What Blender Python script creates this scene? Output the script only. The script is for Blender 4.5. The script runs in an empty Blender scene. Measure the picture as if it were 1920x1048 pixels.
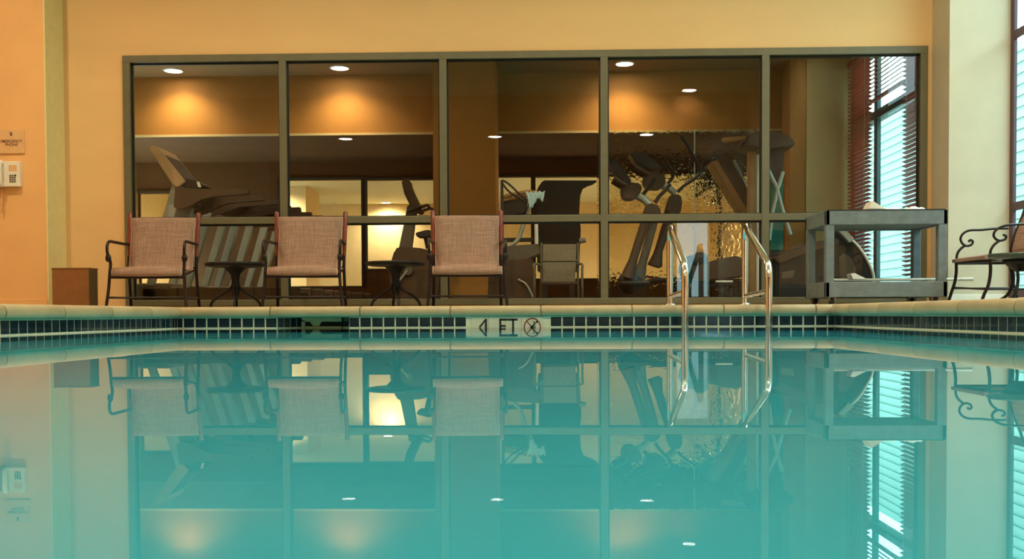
import bpy, bmesh, math, random
from mathutils import Vector, Matrix
random.seed(7)
sc = bpy.context.scene
COL = sc.collection
PI = math.pi

# ------------------------------------------------------------------ camera
F_PX = 1870.0
YAW, PITCH, ROLL = math.radians(1.7), math.radians(1.5), math.radians(0.25)
CAM = Vector((0, 0, 0.098))
PPY = 589 + F_PX * math.tan(PITCH)            # image row of the optical axis
fw = Vector((-math.sin(YAW) * math.cos(PITCH), math.cos(YAW) * math.cos(PITCH), -math.sin(PITCH)))
r0 = Vector((math.cos(YAW), math.sin(YAW), 0))
u0 = r0.cross(fw)
up = u0 * math.cos(ROLL) + r0 * math.sin(ROLL)
rt = r0 * math.cos(ROLL) - u0 * math.sin(ROLL)
cd = bpy.data.cameras.new('camera'); cam = bpy.data.objects.new('camera', cd); COL.objects.link(cam)
cd.sensor_width = 36; cd.lens = 36 * F_PX / 1920; cd.shift_y = (PPY - 524) / 1920; cd.clip_start = .02; cd.clip_end = 200
m3 = Matrix((rt, up, -fw)).transposed()
cam.matrix_world = Matrix.Translation(CAM) @ m3.to_4x4()
sc.camera = cam

def ray(px, py):
    return fw + rt * ((px - 960) / F_PX) + up * ((PPY - py) / F_PX)
def P(px, py, Y):
    d = ray(px, py); return CAM + d * (Y / d.y)
def PX(px, py, X):
    d = ray(px, py); return CAM + d * (X / d.x)

# ------------------------------------------------------------------ world, sun, exposure
sc.view_settings.view_transform = 'Standard'; sc.view_settings.look = 'None'
sc.view_settings.exposure = 0.0; sc.view_settings.gamma = 1.0
w = bpy.data.worlds.new('sky'); sc.world = w; w.use_nodes = True
bg = w.node_tree.nodes['Background']
bg.inputs['Color'].default_value = (.58, .93, 1.0, 1); bg.inputs['Strength'].default_value = 7.5
sc.cycles.max_bounces = 10; sc.cycles.diffuse_bounces = 5; sc.cycles.glossy_bounces = 6
sc.cycles.transparent_max_bounces = 16; sc.cycles.transmission_bounces = 8
sc.cycles.sample_clamp_indirect = 0
sc.cycles.use_denoising = True; sc.cycles.caustics_reflective = False

def light(name, kind, loc, power, col, size=.1, target=None, spot=None, blend=.6):
    l = bpy.data.lights.new(name, kind); l.energy = power; l.color = col
    if kind == 'AREA':
        l.shape = 'RECTANGLE'
        l.size, l.size_y = size if isinstance(size, tuple) else (size, size)
    else: l.shadow_soft_size = size
    if spot: l.spot_size = math.radians(spot); l.spot_blend = blend
    o = bpy.data.objects.new(name, l); COL.objects.link(o); o.location = loc
    if target is not None:
        o.rotation_euler = (Vector(target) - Vector(loc)).to_track_quat('-Z', 'Y').to_euler()
    return o

# sky portals in the window openings (they only guide the sky's own light)
def portal(loc, target, size):
    o = light('window_portal', 'AREA', loc, 1, (1, 1, 1), size, target); o.data.cycles.is_portal = True
portal((4.06, 7.2, 2.3), (0, 7.2, 2.3), (2.6, 4.0))
portal((3.62, 10.2, 1.6), (0, 10.2, 1.6), (2.4, 2.6))

WARM = (1.0, .80, .42)
HALL = (1.0, .77, .47)

# ------------------------------------------------------------------ materials
def srgb(r, g, b):
    f = lambda c: (c / 12.92 if c <= .04045 else ((c + .055) / 1.055) ** 2.4)
    return tuple(f(c / 255) for c in (r, g, b))
def mat(name, col, rough=.6, metal=0, var=.12, scale=12, bump=0, bscale=60, spec=.5, coat=0, stretch=(1, 1, 1)):
    m = bpy.data.materials.new(name); m.use_nodes = True
    nt = m.node_tree; N = nt.nodes; L = nt.links; b = N['Principled BSDF']
    tc = N.new('ShaderNodeTexCoord'); mp = N.new('ShaderNodeMapping'); mp.inputs['Scale'].default_value = stretch
    L.new(tc.outputs['Object'], mp.inputs['Vector'])
    n = N.new('ShaderNodeTexNoise'); n.inputs['Scale'].default_value = scale; n.inputs['Detail'].default_value = 5
    L.new(mp.outputs['Vector'], n.inputs['Vector'])
    r = N.new('ShaderNodeValToRGB'); r.color_ramp.elements[0].position = .3; r.color_ramp.elements[1].position = .7
    r.color_ramp.elements[0].color = tuple(c * (1 - var) for c in col) + (1,)
    r.color_ramp.elements[1].color = tuple(min(1, c * (1 + var)) for c in col) + (1,)
    L.new(n.outputs['Fac'], r.inputs['Fac']); L.new(r.outputs['Color'], b.inputs['Base Color'])
    b.inputs['Roughness'].default_value = rough; b.inputs['Metallic'].default_value = metal
    b.inputs['Specular IOR Level'].default_value = spec; b.inputs['Coat Weight'].default_value = coat
    if bump:
        n2 = N.new('ShaderNodeTexNoise'); n2.inputs['Scale'].default_value = bscale; n2.inputs['Detail'].default_value = 3
        L.new(mp.outputs['Vector'], n2.inputs['Vector'])
        bp = N.new('ShaderNodeBump'); bp.inputs['Strength'].default_value = bump; bp.inputs['Distance'].default_value = .01
        L.new(n2.outputs['Fac'], bp.inputs['Height']); L.new(bp.outputs['Normal'], b.inputs['Normal'])
    return m
def emis(name, col, strength):
    m = bpy.data.materials.new(name); m.use_nodes = True; b = m.node_tree.nodes['Principled BSDF']
    b.inputs['Base Color'].default_value = (*col, 1); b.inputs['Emission Color'].default_value = (*col, 1)
    b.inputs['Emission Strength'].default_value = strength
    return m
def glass(name, tint=(.97, .99, .97), ior=1.5, bump=0, bscale=30, gain=1.0):
    m = bpy.data.materials.new(name); m.use_nodes = True
    nt = m.node_tree; N = nt.nodes; L = nt.links; N.remove(N['Principled BSDF'])
    out = N['Material Output']; fr = N.new('ShaderNodeFresnel'); fr.inputs['IOR'].default_value = ior
    ge = N.new('ShaderNodeNewGeometry'); mi = N.new('ShaderNodeMix'); mi.data_type = 'FLOAT'   # same Fresnel on either side of a thin pane
    mi.inputs[2].default_value = ior; mi.inputs[3].default_value = 1 / ior
    L.new(ge.outputs['Backfacing'], mi.inputs[0]); L.new(mi.outputs[0], fr.inputs['IOR'])
    mx = N.new('ShaderNodeMixShader'); g = N.new('ShaderNodeBsdfGlossy'); g.inputs['Roughness'].default_value = 0.0
    if bump:
        tc = N.new('ShaderNodeTexCoord')
        n = N.new('ShaderNodeTexVoronoi'); n.inputs['Scale'].default_value = bscale
        L.new(tc.outputs['Object'], n.inputs['Vector'])
        bp = N.new('ShaderNodeBump'); bp.inputs['Strength'].default_value = bump; bp.inputs['Distance'].default_value = .02
        L.new(n.outputs['Distance'], bp.inputs['Height'])
        t = N.new('ShaderNodeBsdfRefraction'); t.inputs['IOR'].default_value = 1.12; t.inputs['Roughness'].default_value = .03
        t.inputs['Color'].default_value = (*tint, 1)
        L.new(bp.outputs['Normal'], t.inputs['Normal']); L.new(bp.outputs['Normal'], g.inputs['Normal'])
        ou = t.outputs[0]
    else:
        t = N.new('ShaderNodeBsdfTransparent'); t.inputs['Color'].default_value = (*tint, 1); ou = t.outputs[0]
    mu = N.new('ShaderNodeMath'); mu.operation = 'MULTIPLY'; mu.use_clamp = True; mu.inputs[1].default_value = gain
    L.new(fr.outputs[0], mu.inputs[0]); L.new(mu.outputs[0], mx.inputs[0])
    L.new(ou, mx.inputs[1]); L.new(g.outputs[0], mx.inputs[2]); L.new(mx.outputs[0], out.inputs['Surface'])
    return m
def weave(name, ca, cb):
    m = mat(name, ca, .85, var=.1, scale=6)
    nt = m.node_tree; N = nt.nodes; L = nt.links; b = N['Principled BSDF']
    tc = N.new('ShaderNodeTexCoord'); mixes = []
    prev = None
    for st in ((90, 2, 4), (2, 90, 90)):
        mp = N.new('ShaderNodeMapping'); mp.inputs['Scale'].default_value = st
        n = N.new('ShaderNodeTexNoise'); n.inputs['Scale'].default_value = 2.0; n.inputs['Detail'].default_value = 2
        L.new(tc.outputs['Object'], mp.inputs['Vector']); L.new(mp.outputs['Vector'], n.inputs['Vector'])
        mixes.append(n)
    ad = N.new('ShaderNodeMath'); ad.operation = 'ADD'
    L.new(mixes[0].outputs['Fac'], ad.inputs[0]); L.new(mixes[1].outputs['Fac'], ad.inputs[1])
    r = N.new('ShaderNodeValToRGB'); r.color_ramp.elements[0].position = .35; r.color_ramp.elements[1].position = .65
    hf = N.new('ShaderNodeMath'); hf.operation = 'MULTIPLY'; hf.inputs[1].default_value = .5
    L.new(ad.outputs[0], hf.inputs[0]); L.new(hf.outputs[0], r.inputs['Fac'])
    r.color_ramp.elements[0].color = (*cb, 1); r.color_ramp.elements[1].color = (*ca, 1)
    L.new(r.outputs['Color'], b.inputs['Base Color'])
    return m

M = dict(
    wall=mat('hall_wall_paint', srgb(226, 188, 132), .8, var=.04, scale=3, bump=.25, bscale=140, stretch=(.35, 1, 1)),
    wall_left=mat('left_wall_paint', srgb(232, 184, 122), .8, var=.04, scale=3, bump=.25, bscale=140),
    pier=mat('pier_paint', srgb(204, 192, 168), .8, var=.04, scale=4, bump=.25, bscale=140),
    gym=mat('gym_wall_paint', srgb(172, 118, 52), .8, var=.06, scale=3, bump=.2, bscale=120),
    gym_shade=mat('gym_shaded_paint', srgb(116, 70, 26), .8, var=.08, scale=3, bump=.2, bscale=120),  # gym wall colour darkened for the shade below the soffit
    gym_cream=mat('gym_cream_paint', srgb(205, 180, 130), .8, var=.05, scale=3),
    ceil=mat('gym_ceiling_paint', srgb(150, 116, 72), .85, var=.03),
    hceil=mat('hall_ceiling_paint', srgb(235, 222, 190), .85, var=.03),
    deck=mat('deck_concrete', srgb(176, 160, 134), .8, var=.25, scale=90, bump=.3, bscale=200),
    carpet=mat('gym_carpet', srgb(52, 44, 34), .95, var=.3, scale=120),
    coping=mat('coping_stone', srgb(174, 160, 126), .45, var=.12, scale=5, bump=.1, bscale=40),
    grout=mat('tile_grout', srgb(236, 230, 204), .7, var=.08, scale=30),
    tile=mat('navy_tile', srgb(13, 36, 50), .12, var=.3, scale=9, coat=.5),
    bronze=mat('bronze_frame', srgb(104, 100, 76), .45, var=.06, metal=.1),
    dark=mat('dark_rubber', srgb(30, 26, 24), .5, var=.15),
    gasket=mat('black_gasket', srgb(14, 14, 12), .5, var=.1),
    brownfr=mat('dark_bronze_mullion', srgb(66, 50, 28), .5, var=.1),
    chairm=mat('chair_metal', srgb(30, 14, 11), .35, var=.2, spec=.35),
    chairr=mat('chair_red_brown', srgb(112, 40, 24), .22, var=.25, scale=30, coat=.6),
    sling=weave('sling_fabric', srgb(168, 138, 120), srgb(124, 98, 84)),
    sling_edge=mat('sling_hem', srgb(180, 148, 126), .8),
    sling_grey=weave('grey_sling_fabric', srgb(150, 138, 116), srgb(118, 108, 90)),
    table=mat('table_black', srgb(15, 12, 10), .4, var=.2, spec=.3),
    tabletop=mat('tabletop_slate', srgb(52, 72, 72), .3, var=.15),
    steel=mat('stainless_steel', (.82, .80, .76), .14, metal=1, var=.04, scale=40),
    cart=mat('grey_plastic', srgb(108, 122, 126), .6, var=.16, scale=14, bump=.3, bscale=70),
    cartd=mat('black_plastic', srgb(26, 28, 30), .5),
    caster=mat('caster_grey', srgb(150, 146, 132), .4, metal=.3),
    white=mat('white_plastic', srgb(232, 228, 214), .4, var=.04),
    cloth=mat('white_cloth', srgb(225, 228, 225), .9, bump=.6, bscale=18),
    box=mat('bronze_tin', srgb(140, 94, 54), .45, var=.1, metal=.2),
    boxs=mat('box_side', srgb(92, 76, 46), .5),
    silver=mat('silver_paint', srgb(176, 180, 172), .35, metal=.4, var=.06),
    consolem=mat('console_taupe', srgb(176, 144, 108), .5, var=.06),
    grey=mat('machine_grey', srgb(96, 86, 70), .5, var=.08),
    mdark=mat('machine_charcoal', srgb(34, 26, 20), .5, var=.12),
    mbrown=mat('machine_taupe', srgb(76, 56, 38), .5, var=.1),
    tan=mat('tan_vinyl', srgb(150, 108, 56), .5, var=.1),
    blue=mat('pale_blue_cloth', srgb(176, 206, 214), .8, bump=.5, bscale=20),
    green=mat('green_cloth', srgb(40, 110, 92), .8),
    slat=mat('blind_slat', srgb(160, 64, 46), .6, var=.1, scale=20, stretch=(1, .1, 1)),
    teal=mat('teal_frame', srgb(70, 100, 104), .5),
    siding=mat('siding_paint', srgb(132, 164, 154), .8, var=.05, scale=2),
    ground=mat('outside_gravel', srgb(150, 150, 130), .9, var=.2),
    purple=mat('purple_brown_frame', srgb(86, 62, 72), .5, var=.1),
    sign=mat('depth_tile_white', srgb(226, 218, 196), .3, var=.06, scale=8),
    ink=mat('black_ink', srgb(22, 22, 24), .5), red=mat('red_ink', srgb(150, 60, 44), .5),
    signp=mat('sign_plate', srgb(222, 182, 132), .4, var=.04), signt=mat('sign_lettering', srgb(120, 84, 60), .6),
    cream=mat('corridor_paint', srgb(226, 200, 148), .85, var=.04), cwhite=mat('corridor_ceiling', srgb(212, 212, 186), .85, var=.03),
    trim=mat('ring_white', srgb(240, 235, 220), .4), lens=emis('lamp_lens', (1, .9, .72), 45), lens2=emis('hall_lamp_lens', (1, .93, .8), 60),
    beige=mat('skimmer_beige', srgb(214, 198, 150), .5), hole=mat('skimmer_throat', srgb(12, 12, 10), .8),
    glass=glass('clear_glass', gain=1.3), glass2=glass('window_glass'), textured=glass('rippled_glass', (.9, .88, .78), 1.4, .8, 26),
)
def water_mat():
    m = glass('pool_water_surface', (1, 1, 1), 1.333)
    nt = m.node_tree; N = nt.nodes; L = nt.links
    tc = N.new('ShaderNodeTexCoord'); n = N.new('ShaderNodeTexNoise'); n.inputs['Scale'].default_value = 1.1; n.inputs['Detail'].default_value = 1
    L.new(tc.outputs['Object'], n.inputs['Vector'])
    bp = N.new('ShaderNodeBump'); bp.inputs['Strength'].default_value = .006; bp.inputs['Distance'].default_value = .02
    L.new(n.outputs['Fac'], bp.inputs['Height'])
    for q in N:
        if q.type in ('BSDF_GLOSSY', 'FRESNEL'): L.new(bp.outputs['Normal'], q.inputs['Normal'])
    return m
M['water_body'] = mat('milky_turquoise_water', srgb(62, 188, 222), 1, var=0, spec=0)
M['water'] = water_mat()

# ------------------------------------------------------------------ mesh helpers
ORG = {}
class MB:
    def __init__(s): s.v = []; s.f = []; s.sm = []
    def add(s, vs, fs, smooth=False):
        o = len(s.v); s.v += [Vector(v) for v in vs]; s.f += [tuple(i + o for i in f) for f in fs]; s.sm += [smooth] * len(fs); return s
    def box(s, a, b, bev=0):
        x0, x1 = sorted((a[0], b[0])); y0, y1 = sorted((a[1], b[1])); z0, z1 = sorted((a[2], b[2]))
        if bev:
            bm = bmesh.new(); bmesh.ops.create_cube(bm, size=1)
            for v in bm.verts: v.co = Vector(((x0 + x1) / 2 + v.co.x * (x1 - x0), (y0 + y1) / 2 + v.co.y * (y1 - y0), (z0 + z1) / 2 + v.co.z * (z1 - z0)))
            bmesh.ops.bevel(bm, geom=bm.edges[:], offset=bev, segments=2, affect='EDGES', profile=.5)
            bm.verts.index_update(); s.add([v.co.copy() for v in bm.verts], [[v.index for v in f.verts] for f in bm.faces]); bm.free(); return s
        return s.add([(x0, y0, z0), (x1, y0, z0), (x1, y1, z0), (x0, y1, z0), (x0, y0, z1), (x1, y0, z1), (x1, y1, z1), (x0, y1, z1)],
                     [(0, 3, 2, 1), (4, 5, 6, 7), (0, 1, 5, 4), (1, 2, 6, 5), (2, 3, 7, 6), (3, 0, 4, 7)])
    def tube(s, pts, r, n=10, flat=1.0, cap=True):
        pts = [Vector(p) for p in pts]; k = len(pts)
        rs = r if isinstance(r, (list, tuple)) else [r] * k
        tang = []
        for i in range(k):
            t = (pts[min(i + 1, k - 1)] - pts[max(i - 1, 0)]).normalized(); tang.append(t)
        ref = Vector((0, 1, 0)) if abs(tang[0].y) < .9 else Vector((1, 0, 0))
        nrm = (ref - tang[0] * ref.dot(tang[0])).normalized()
        rings = []
        for i in range(k):
            nrm = (nrm - tang[i] * nrm.dot(tang[i])).normalized(); bi = tang[i].cross(nrm)
            rings.append([pts[i] + nrm * math.cos(a) * rs[i] + bi * math.sin(a) * rs[i] * flat for a in [2 * PI * j / n for j in range(n)]])
        vs = [v for q in rings for v in q]
        fs = [(i * n + j, i * n + (j + 1) % n, (i + 1) * n + (j + 1) % n, (i + 1) * n + j) for i in range(k - 1) for j in range(n)]
        s.add(vs, fs, True)
        if cap: s.add(rings[0], [tuple(range(n))[::-1]]); s.add(rings[-1], [tuple(range(n))])
        return s
    def prism(s, poly, d0, d1, axis='y', bev=0):
        """poly: world points; extruded along an axis from offset d0 to d1"""
        ax = {'x': Vector((1, 0, 0)), 'y': Vector((0, 1, 0)), 'z': Vector((0, 0, 1))}[axis]
        p = [Vector(q) for q in poly]; n = len(p)
        vs = [q + ax * d0 for q in p] + [q + ax * d1 for q in p]
        fs = [tuple(range(n)), tuple(range(2 * n - 1, n - 1, -1))] + [(i, (i + 1) % n, n + (i + 1) % n, n + i) for i in range(n)]
        if not bev: return s.add(vs, fs)
        bm = bmesh.new(); bv = [bm.verts.new(v) for v in vs]
        for f in fs:
            try: bm.faces.new([bv[i] for i in f])
            except ValueError: pass
        bmesh.ops.bevel(bm, geom=bm.edges[:], offset=bev, segments=2, affect='EDGES')
        bm.verts.index_update(); s.add([v.co.copy() for v in bm.verts], [[v.index for v in f.verts] for f in bm.faces]); bm.free(); return s
    def lathe(s, c, prof, n=28, axis='z'):
        c = Vector(c); vs = []
        for (r, h) in prof:
            for j in range(n):
                a = 2 * PI * j / n; q = (r * math.cos(a), r * math.sin(a), h)
                if axis == 'y': q = (q[0], q[2], q[1])
                if axis == 'x': q = (q[2], q[0], q[1])
                vs.append(c + Vector(q))
        k = len(prof)
        fs = [(i * n + j, i * n + (j + 1) % n, (i + 1) * n + (j + 1) % n, (i + 1) * n + j) for i in range(k - 1) for j in range(n)]
        s.add(vs, fs, True); s.add(vs[:n], [tuple(range(n))]); s.add(vs[-n:], [tuple(range(n))]); return s
    def sweep(s, prof, pts_fn, flip=False): ...
    def build(s, name, m, parent=None, org=None):
        me = bpy.data.meshes.new(name)
        o = bpy.data.objects.new(name, me); COL.objects.link(o)
        if parent is not None: base = ORG[parent.name]; o.parent = parent
        elif org is not None: base = Vector(org); o.location = base
        else: base = Vector((0, 0, 0))
        ORG[o.name] = base
        me.from_pydata([v - base for v in s.v], [], s.f); me.update()
        for i, p in enumerate(me.polygons): p.use_smooth = s.sm[i]
        bm = bmesh.new(); bm.from_mesh(me); bmesh.ops.recalc_face_normals(bm, faces=bm.faces[:]); bm.to_mesh(me); bm.free()
        me.materials.append(M[m] if isinstance(m, str) else m)
        return o
def tag(o, label=None, cat=None, group=None, kind=None):
    for k, v in (('label', label), ('category', cat), ('group', group), ('kind', kind)):
        if v: o[k] = v
    return o
def thing(name, loc, label, cat, group=None):
    o = bpy.data.objects.new(name, None); COL.objects.link(o); o.location = loc; o.empty_display_size = .1
    ORG[o.name] = Vector(loc); return tag(o, label, cat, group)
def struct(o): o['kind'] = 'structure'; return o
def kids(o): return [c for c in bpy.data.objects if c.parent == o]
def copy_tree(o, parent=None):
    ch = kids(o); c = o.copy(); COL.objects.link(c); c.parent = parent
    for q in ch: copy_tree(q, c)
    return c
def smooth_path(pts, n=6):
    """Catmull-Rom through the points"""
    p = [Vector(q) for q in pts]; p = [p[0] * 2 - p[1]] + p + [p[-1] * 2 - p[-2]]; out = []
    for i in range(1, len(p) - 2):
        for k in range(n):
            t = k / n
            out.append(.5 * ((2 * p[i]) + (p[i + 1] - p[i - 1]) * t + (2 * p[i - 1] - 5 * p[i] + 4 * p[i + 1] - p[i + 2]) * t * t + (3 * p[i] - p[i - 1] - 3 * p[i + 1] + p[i + 2]) * t ** 3))
    out.append(p[-2]); return out
def lettering(name, s, size, m, loc, parent, depth=.002, wide=1.0, bold=0):
    cu = bpy.data.curves.new(name, 'FONT'); cu.body = s; cu.size = size; cu.extrude = depth; cu.align_x = 'CENTER'; cu.align_y = 'CENTER'; cu.offset = bold
    t = bpy.data.objects.new('tmp', cu); COL.objects.link(t)
    bpy.context.view_layer.update()
    me = bpy.data.meshes.new_from_object(t.evaluated_get(bpy.context.evaluated_depsgraph_get()))
    bpy.data.objects.remove(t); bpy.data.curves.remove(cu)
    b = MB(); c = Vector(loc)
    b.add([c + Vector((v.co.x * wide, -v.co.z, v.co.y)) for v in me.vertices], [tuple(p.vertices) for p in me.polygons])
    bpy.data.meshes.remove(me)
    return b.build(name, m, parent)
def pxz(pts, Y): return [P(x, y, Y) for x, y in pts]

# ------------------------------------------------------------------ the setting
DZ = .16                                            # deck height over the water
Y0, YW = 7.33, 9.0                                  # far pool edge, window wall
CL, CR = P(332, 600, Y0).x, P(1566, 600, Y0).x      # pool corners
XL_near, XR_near = CL + .06, CR + .06
POOL_NEAR = -1.6
X_GYM_R, X_HALL_R = 3.52, 3.97

# water
wt = MB().add([(CL - .05, POOL_NEAR, 0), (CR + .05, POOL_NEAR, 0), (CR + .05, Y0 + .3, 0), (CL - .05, Y0 + .3, 0)], [(0, 1, 2, 3)]).build('pool_water', 'water')
tag(wt, 'still turquoise water filling the tiled swimming pool', 'water'); wt['kind'] = 'stuff'
wb_ = MB().add([(CL - .0, POOL_NEAR, -.03), (CR + .0, POOL_NEAR, -.03), (CR + .0, Y0 + .16, -.03), (CL - .0, Y0 + .16, -.03)], [(0, 1, 2, 3)]).build('water_body', 'water_body', wt)

# deck: four slabs around the basin
cw = .30
d = MB()
d.box((-6.2, Y0 + cw, -1.4), (X_HALL_R + .1, YW + .06, DZ)); d.box((-6.2, POOL_NEAR - cw, -1.4), (CL - cw, Y0 + cw, DZ))
d.box((CR + cw, POOL_NEAR - cw, -1.4), (X_HALL_R + .1, Y0 + cw, DZ)); d.box((-6.2, -6.0, -1.4), (X_HALL_R + .1, POOL_NEAR - cw, DZ))
struct(d.build('floor', 'deck'))
struct(MB().box((-4.9, YW + .06, .0), (X_GYM_R + .1, 15.2, DZ)).build('floor', 'carpet'))

# niche for the skimmer in the far side
NXa, NXb, NXc, NXd = [P(x, 606, Y0).x for x in (519, 556, 634, 655)]
ND = .16
bas = MB()
def wallpiece(x0, x1): bas.box((x0, Y0 + .001, -1.4), (x1, Y0 + cw, .082))
wallpiece(CL - cw, NXa); wallpiece(NXd, CR + cw)
bas.box((NXa, Y0 + ND + .012, -1.4), (NXd, Y0 + cw, .082))
bas.add([(NXa, Y0 + .012, -1.4), (NXb, Y0 + ND, -1.4), (NXb, Y0 + ND, .082), (NXa, Y0 + .012, .082)], [(0, 1, 2, 3)])
bas.add([(NXd, Y0 + .012, -1.4), (NXc, Y0 + ND, -1.4), (NXc, Y0 + ND, .082), (NXd, Y0 + .012, .082)], [(0, 1, 2, 3)])
bas.box((CL - cw, POOL_NEAR - cw, -1.4), (CL - .001, Y0 + cw, .082)); bas.box((CR + .001, POOL_NEAR - cw, -1.4), (CR + cw, Y0 + cw, .082))
bas.box((CL - cw, POOL_NEAR - cw, -1.4), (CR + cw, POOL_NEAR - .012, .082)); bas.box((CL - cw, POOL_NEAR - cw, -1.5), (CR + cw, Y0 + cw, -1.4))
basin = struct(bas.build('wall_pool', 'grout'))

# waterline tiles
TP = .0878; TG = .0105
SX0, SX1 = P(883, 605, Y0).x, P(1018, 605, Y0).x
tl = MB()
x = P(343.5, 605, Y0).x - 2 * TP
while x < CR - .02:
    a, b = max(x + TG / 2, CL + .004), min(x + TP - TG / 2, CR - .004)
    if a < NXa < b: b = NXa - .002
    if a < NXd < b: a = NXd + .002
    if b - a > .01 and not (b > NXa and a < NXd) and not (b > SX0 - .01 and a < SX1 + .01):
        for z0, z1 in ((.009, .076), (-.082, -.009)): tl.box((a, Y0 - .002, z0), (b, Y0 + .014, z1), .002)
    x += TP
def slanted(xa, ya, xb, yb, n, out):
    for i in range(n):
        for z0, z1 in ((.009, .076), (-.082, -.009)):
            t0, t1 = (i + .05) / n, (i + .95) / n
            p = [(xa + (xb - xa) * t, ya + (yb - ya) * t) for t in (t0, t1)]
            tl.add([(p[0][0] + out, p[0][1], z0), (p[1][0] + out, p[1][1], z0), (p[1][0] + out, p[1][1], z1), (p[0][0] + out, p[0][1], z1)], [(0, 1, 2, 3)])
slanted(NXa, Y0 + .004, NXb, Y0 + ND, 4, .006); slanted(NXd, Y0 + .004, NXc, Y0 + ND, 3, -.006)
tl.build('tile', 'tile', basin)
for X, sgn in ((CL, 1), (CR, -1)):
    t2 = MB(); y = POOL_NEAR + .01
    while y < Y0 - .02:
        for z0, z1 in ((.009, .076), (-.082, -.009)):
            t2.box((X - .014 * sgn, y + TG / 2, z0), (X + .002 * sgn, min(y + TP - TG / 2, Y0 - .004), z1))
        y += TP
    t2.build('tile', 'tile', basin)

# coping stones with a rounded nose
def coping(name, a, b, inward, step, off=0):
    """a->b along the pool edge; inward = unit vector to the water"""
    a, b, n = Vector(a), Vector(b), Vector(inward); t = (b - a).normalized(); L = (b - a).length; s = MB()
    prof = [(-cw, .158), (.0, .161), (.02, .158), (.034, .147), (.040, .130), (.041, .110), (.036, .094), (.026, .085), (.01, .0825), (-cw, .0825)]
    pos = [0] + [q for q in [off + i * step for i in range(int(L / step) + 2)] if .06 < q < L - .06] + [L]
    for q0, q1 in zip(pos, pos[1:]):
        g = .005; k = len(prof)
        ring = lambda q, sh: [a + t * q + n * (u - sh * (.5 if u > -cw else 0)) + Vector((0, 0, z - (sh * .5 if z > .1 else -sh * .5))) for u, z in prof]
        rr = [ring(q0 + g, .006), ring(q0 + g + .006, 0), ring(q1 - g - .006, 0), ring(q1 - g, .006)]
        vs = [v for r_ in rr for v in r_]
        fs = [(i * k + j, i * k + (j + 1) % k, (i + 1) * k + (j + 1) % k, (i + 1) * k + j) for i in range(3) for j in range(k)]
        s.add(vs, fs, True); s.add(rr[0], [tuple(range(k))]); s.add(rr[-1], [tuple(range(k))])
        u0_, u1_ = a + t * (q0 - .006), a + t * (q0 + .006)
        s.add([u0_ - n * cw + Vector((0, 0, .15)), u0_ + n * .020 + Vector((0, 0, .15)), u1_ + n * .020 + Vector((0, 0, .15)), u1_ - n * cw + Vector((0, 0, .15)),
               u0_ - n * cw + Vector((0, 0, .085)), u0_ + n * .020 + Vector((0, 0, .088)), u1_ + n * .020 + Vector((0, 0, .088)), u1_ - n * cw + Vector((0, 0, .085))],
              [(0, 1, 2, 3), (0, 1, 5, 4), (1, 2, 6, 5), (2, 3, 7, 6)])
    return struct(s.build(name, 'coping'))
coping('trim_1', (CL, Y0, 0), (CR, Y0, 0), (0, -1, 0), .665, .04)
coping('trim_2', (CL, POOL_NEAR, 0), (CL, Y0 + cw, 0), (1, 0, 0), .62, .3)
coping('trim_3', (CR, POOL_NEAR, 0), (CR, Y0 + cw, 0), (-1, 0, 0), .60, .1)
coping('trim_4', (CR, POOL_NEAR, 0), (CL, POOL_NEAR, 0), (0, 1, 0), .6, .1)

# window wall
XA, XB = P(236, 400, YW).x, P(1736, 400, YW).x
ZT, ZB = P(960, 97, YW).z, DZ + .05
HC = 4.3
YB = YW + .14
wb = MB().box((-4.40, YW, DZ), (XA, YB, HC)).box((XB, YW, DZ), (X_GYM_R + .12, YB, HC)).box((XA, YW, ZT), (XB, YB, HC)).box((XA, YW, DZ), (XB, YB, ZB - .02))
struct(wb.build('wall_back', 'wall'))
XLB = P(85, 300, 8.66).x
struct(MB().box((-6.2, 8.66, DZ), (XLB, YB, HC)).build('wall_left', 'wall_left'))
struct(MB().box((-6.3, -6, DZ), (-6.2, 8.7, HC)).build('wall_left', 'wall_left'))
struct(MB().box((XLB, 8.662, DZ), (XLB + .012, YW, HC)).build('daylit_side', mat('daylit_side_paint', srgb(228, 218, 158), .8, var=.04)))  # thin pale sheet: daylight on the block's side face put into its colour
XP = P(1779, 300, 8.62).x
struct(MB().box((XP, 8.62, DZ), (X_HALL_R + .012, YB + .1, HC)).build('wall_right', 'pier'))
struct(MB().box((XP - .006, 8.608, DZ), (X_HALL_R, 8.62, DZ + .09), .003).build('baseboard_right', 'white'))
struct(MB().box((-6.2, 8.648, DZ), (XLB + .005, 8.66, DZ + .09), .003).build('baseboard_left', 'wall_left'))
struct(MB().box((-6.3, -1.2, HC), (X_HALL_R + .2, YB, HC + .1)).build('ceiling', 'hceil'))
struct(MB().box((-6.3, -6.1, 3.6), (X_HALL_R + .2, -1.2, HC + .1)).build('ceiling', 'gym'))

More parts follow.
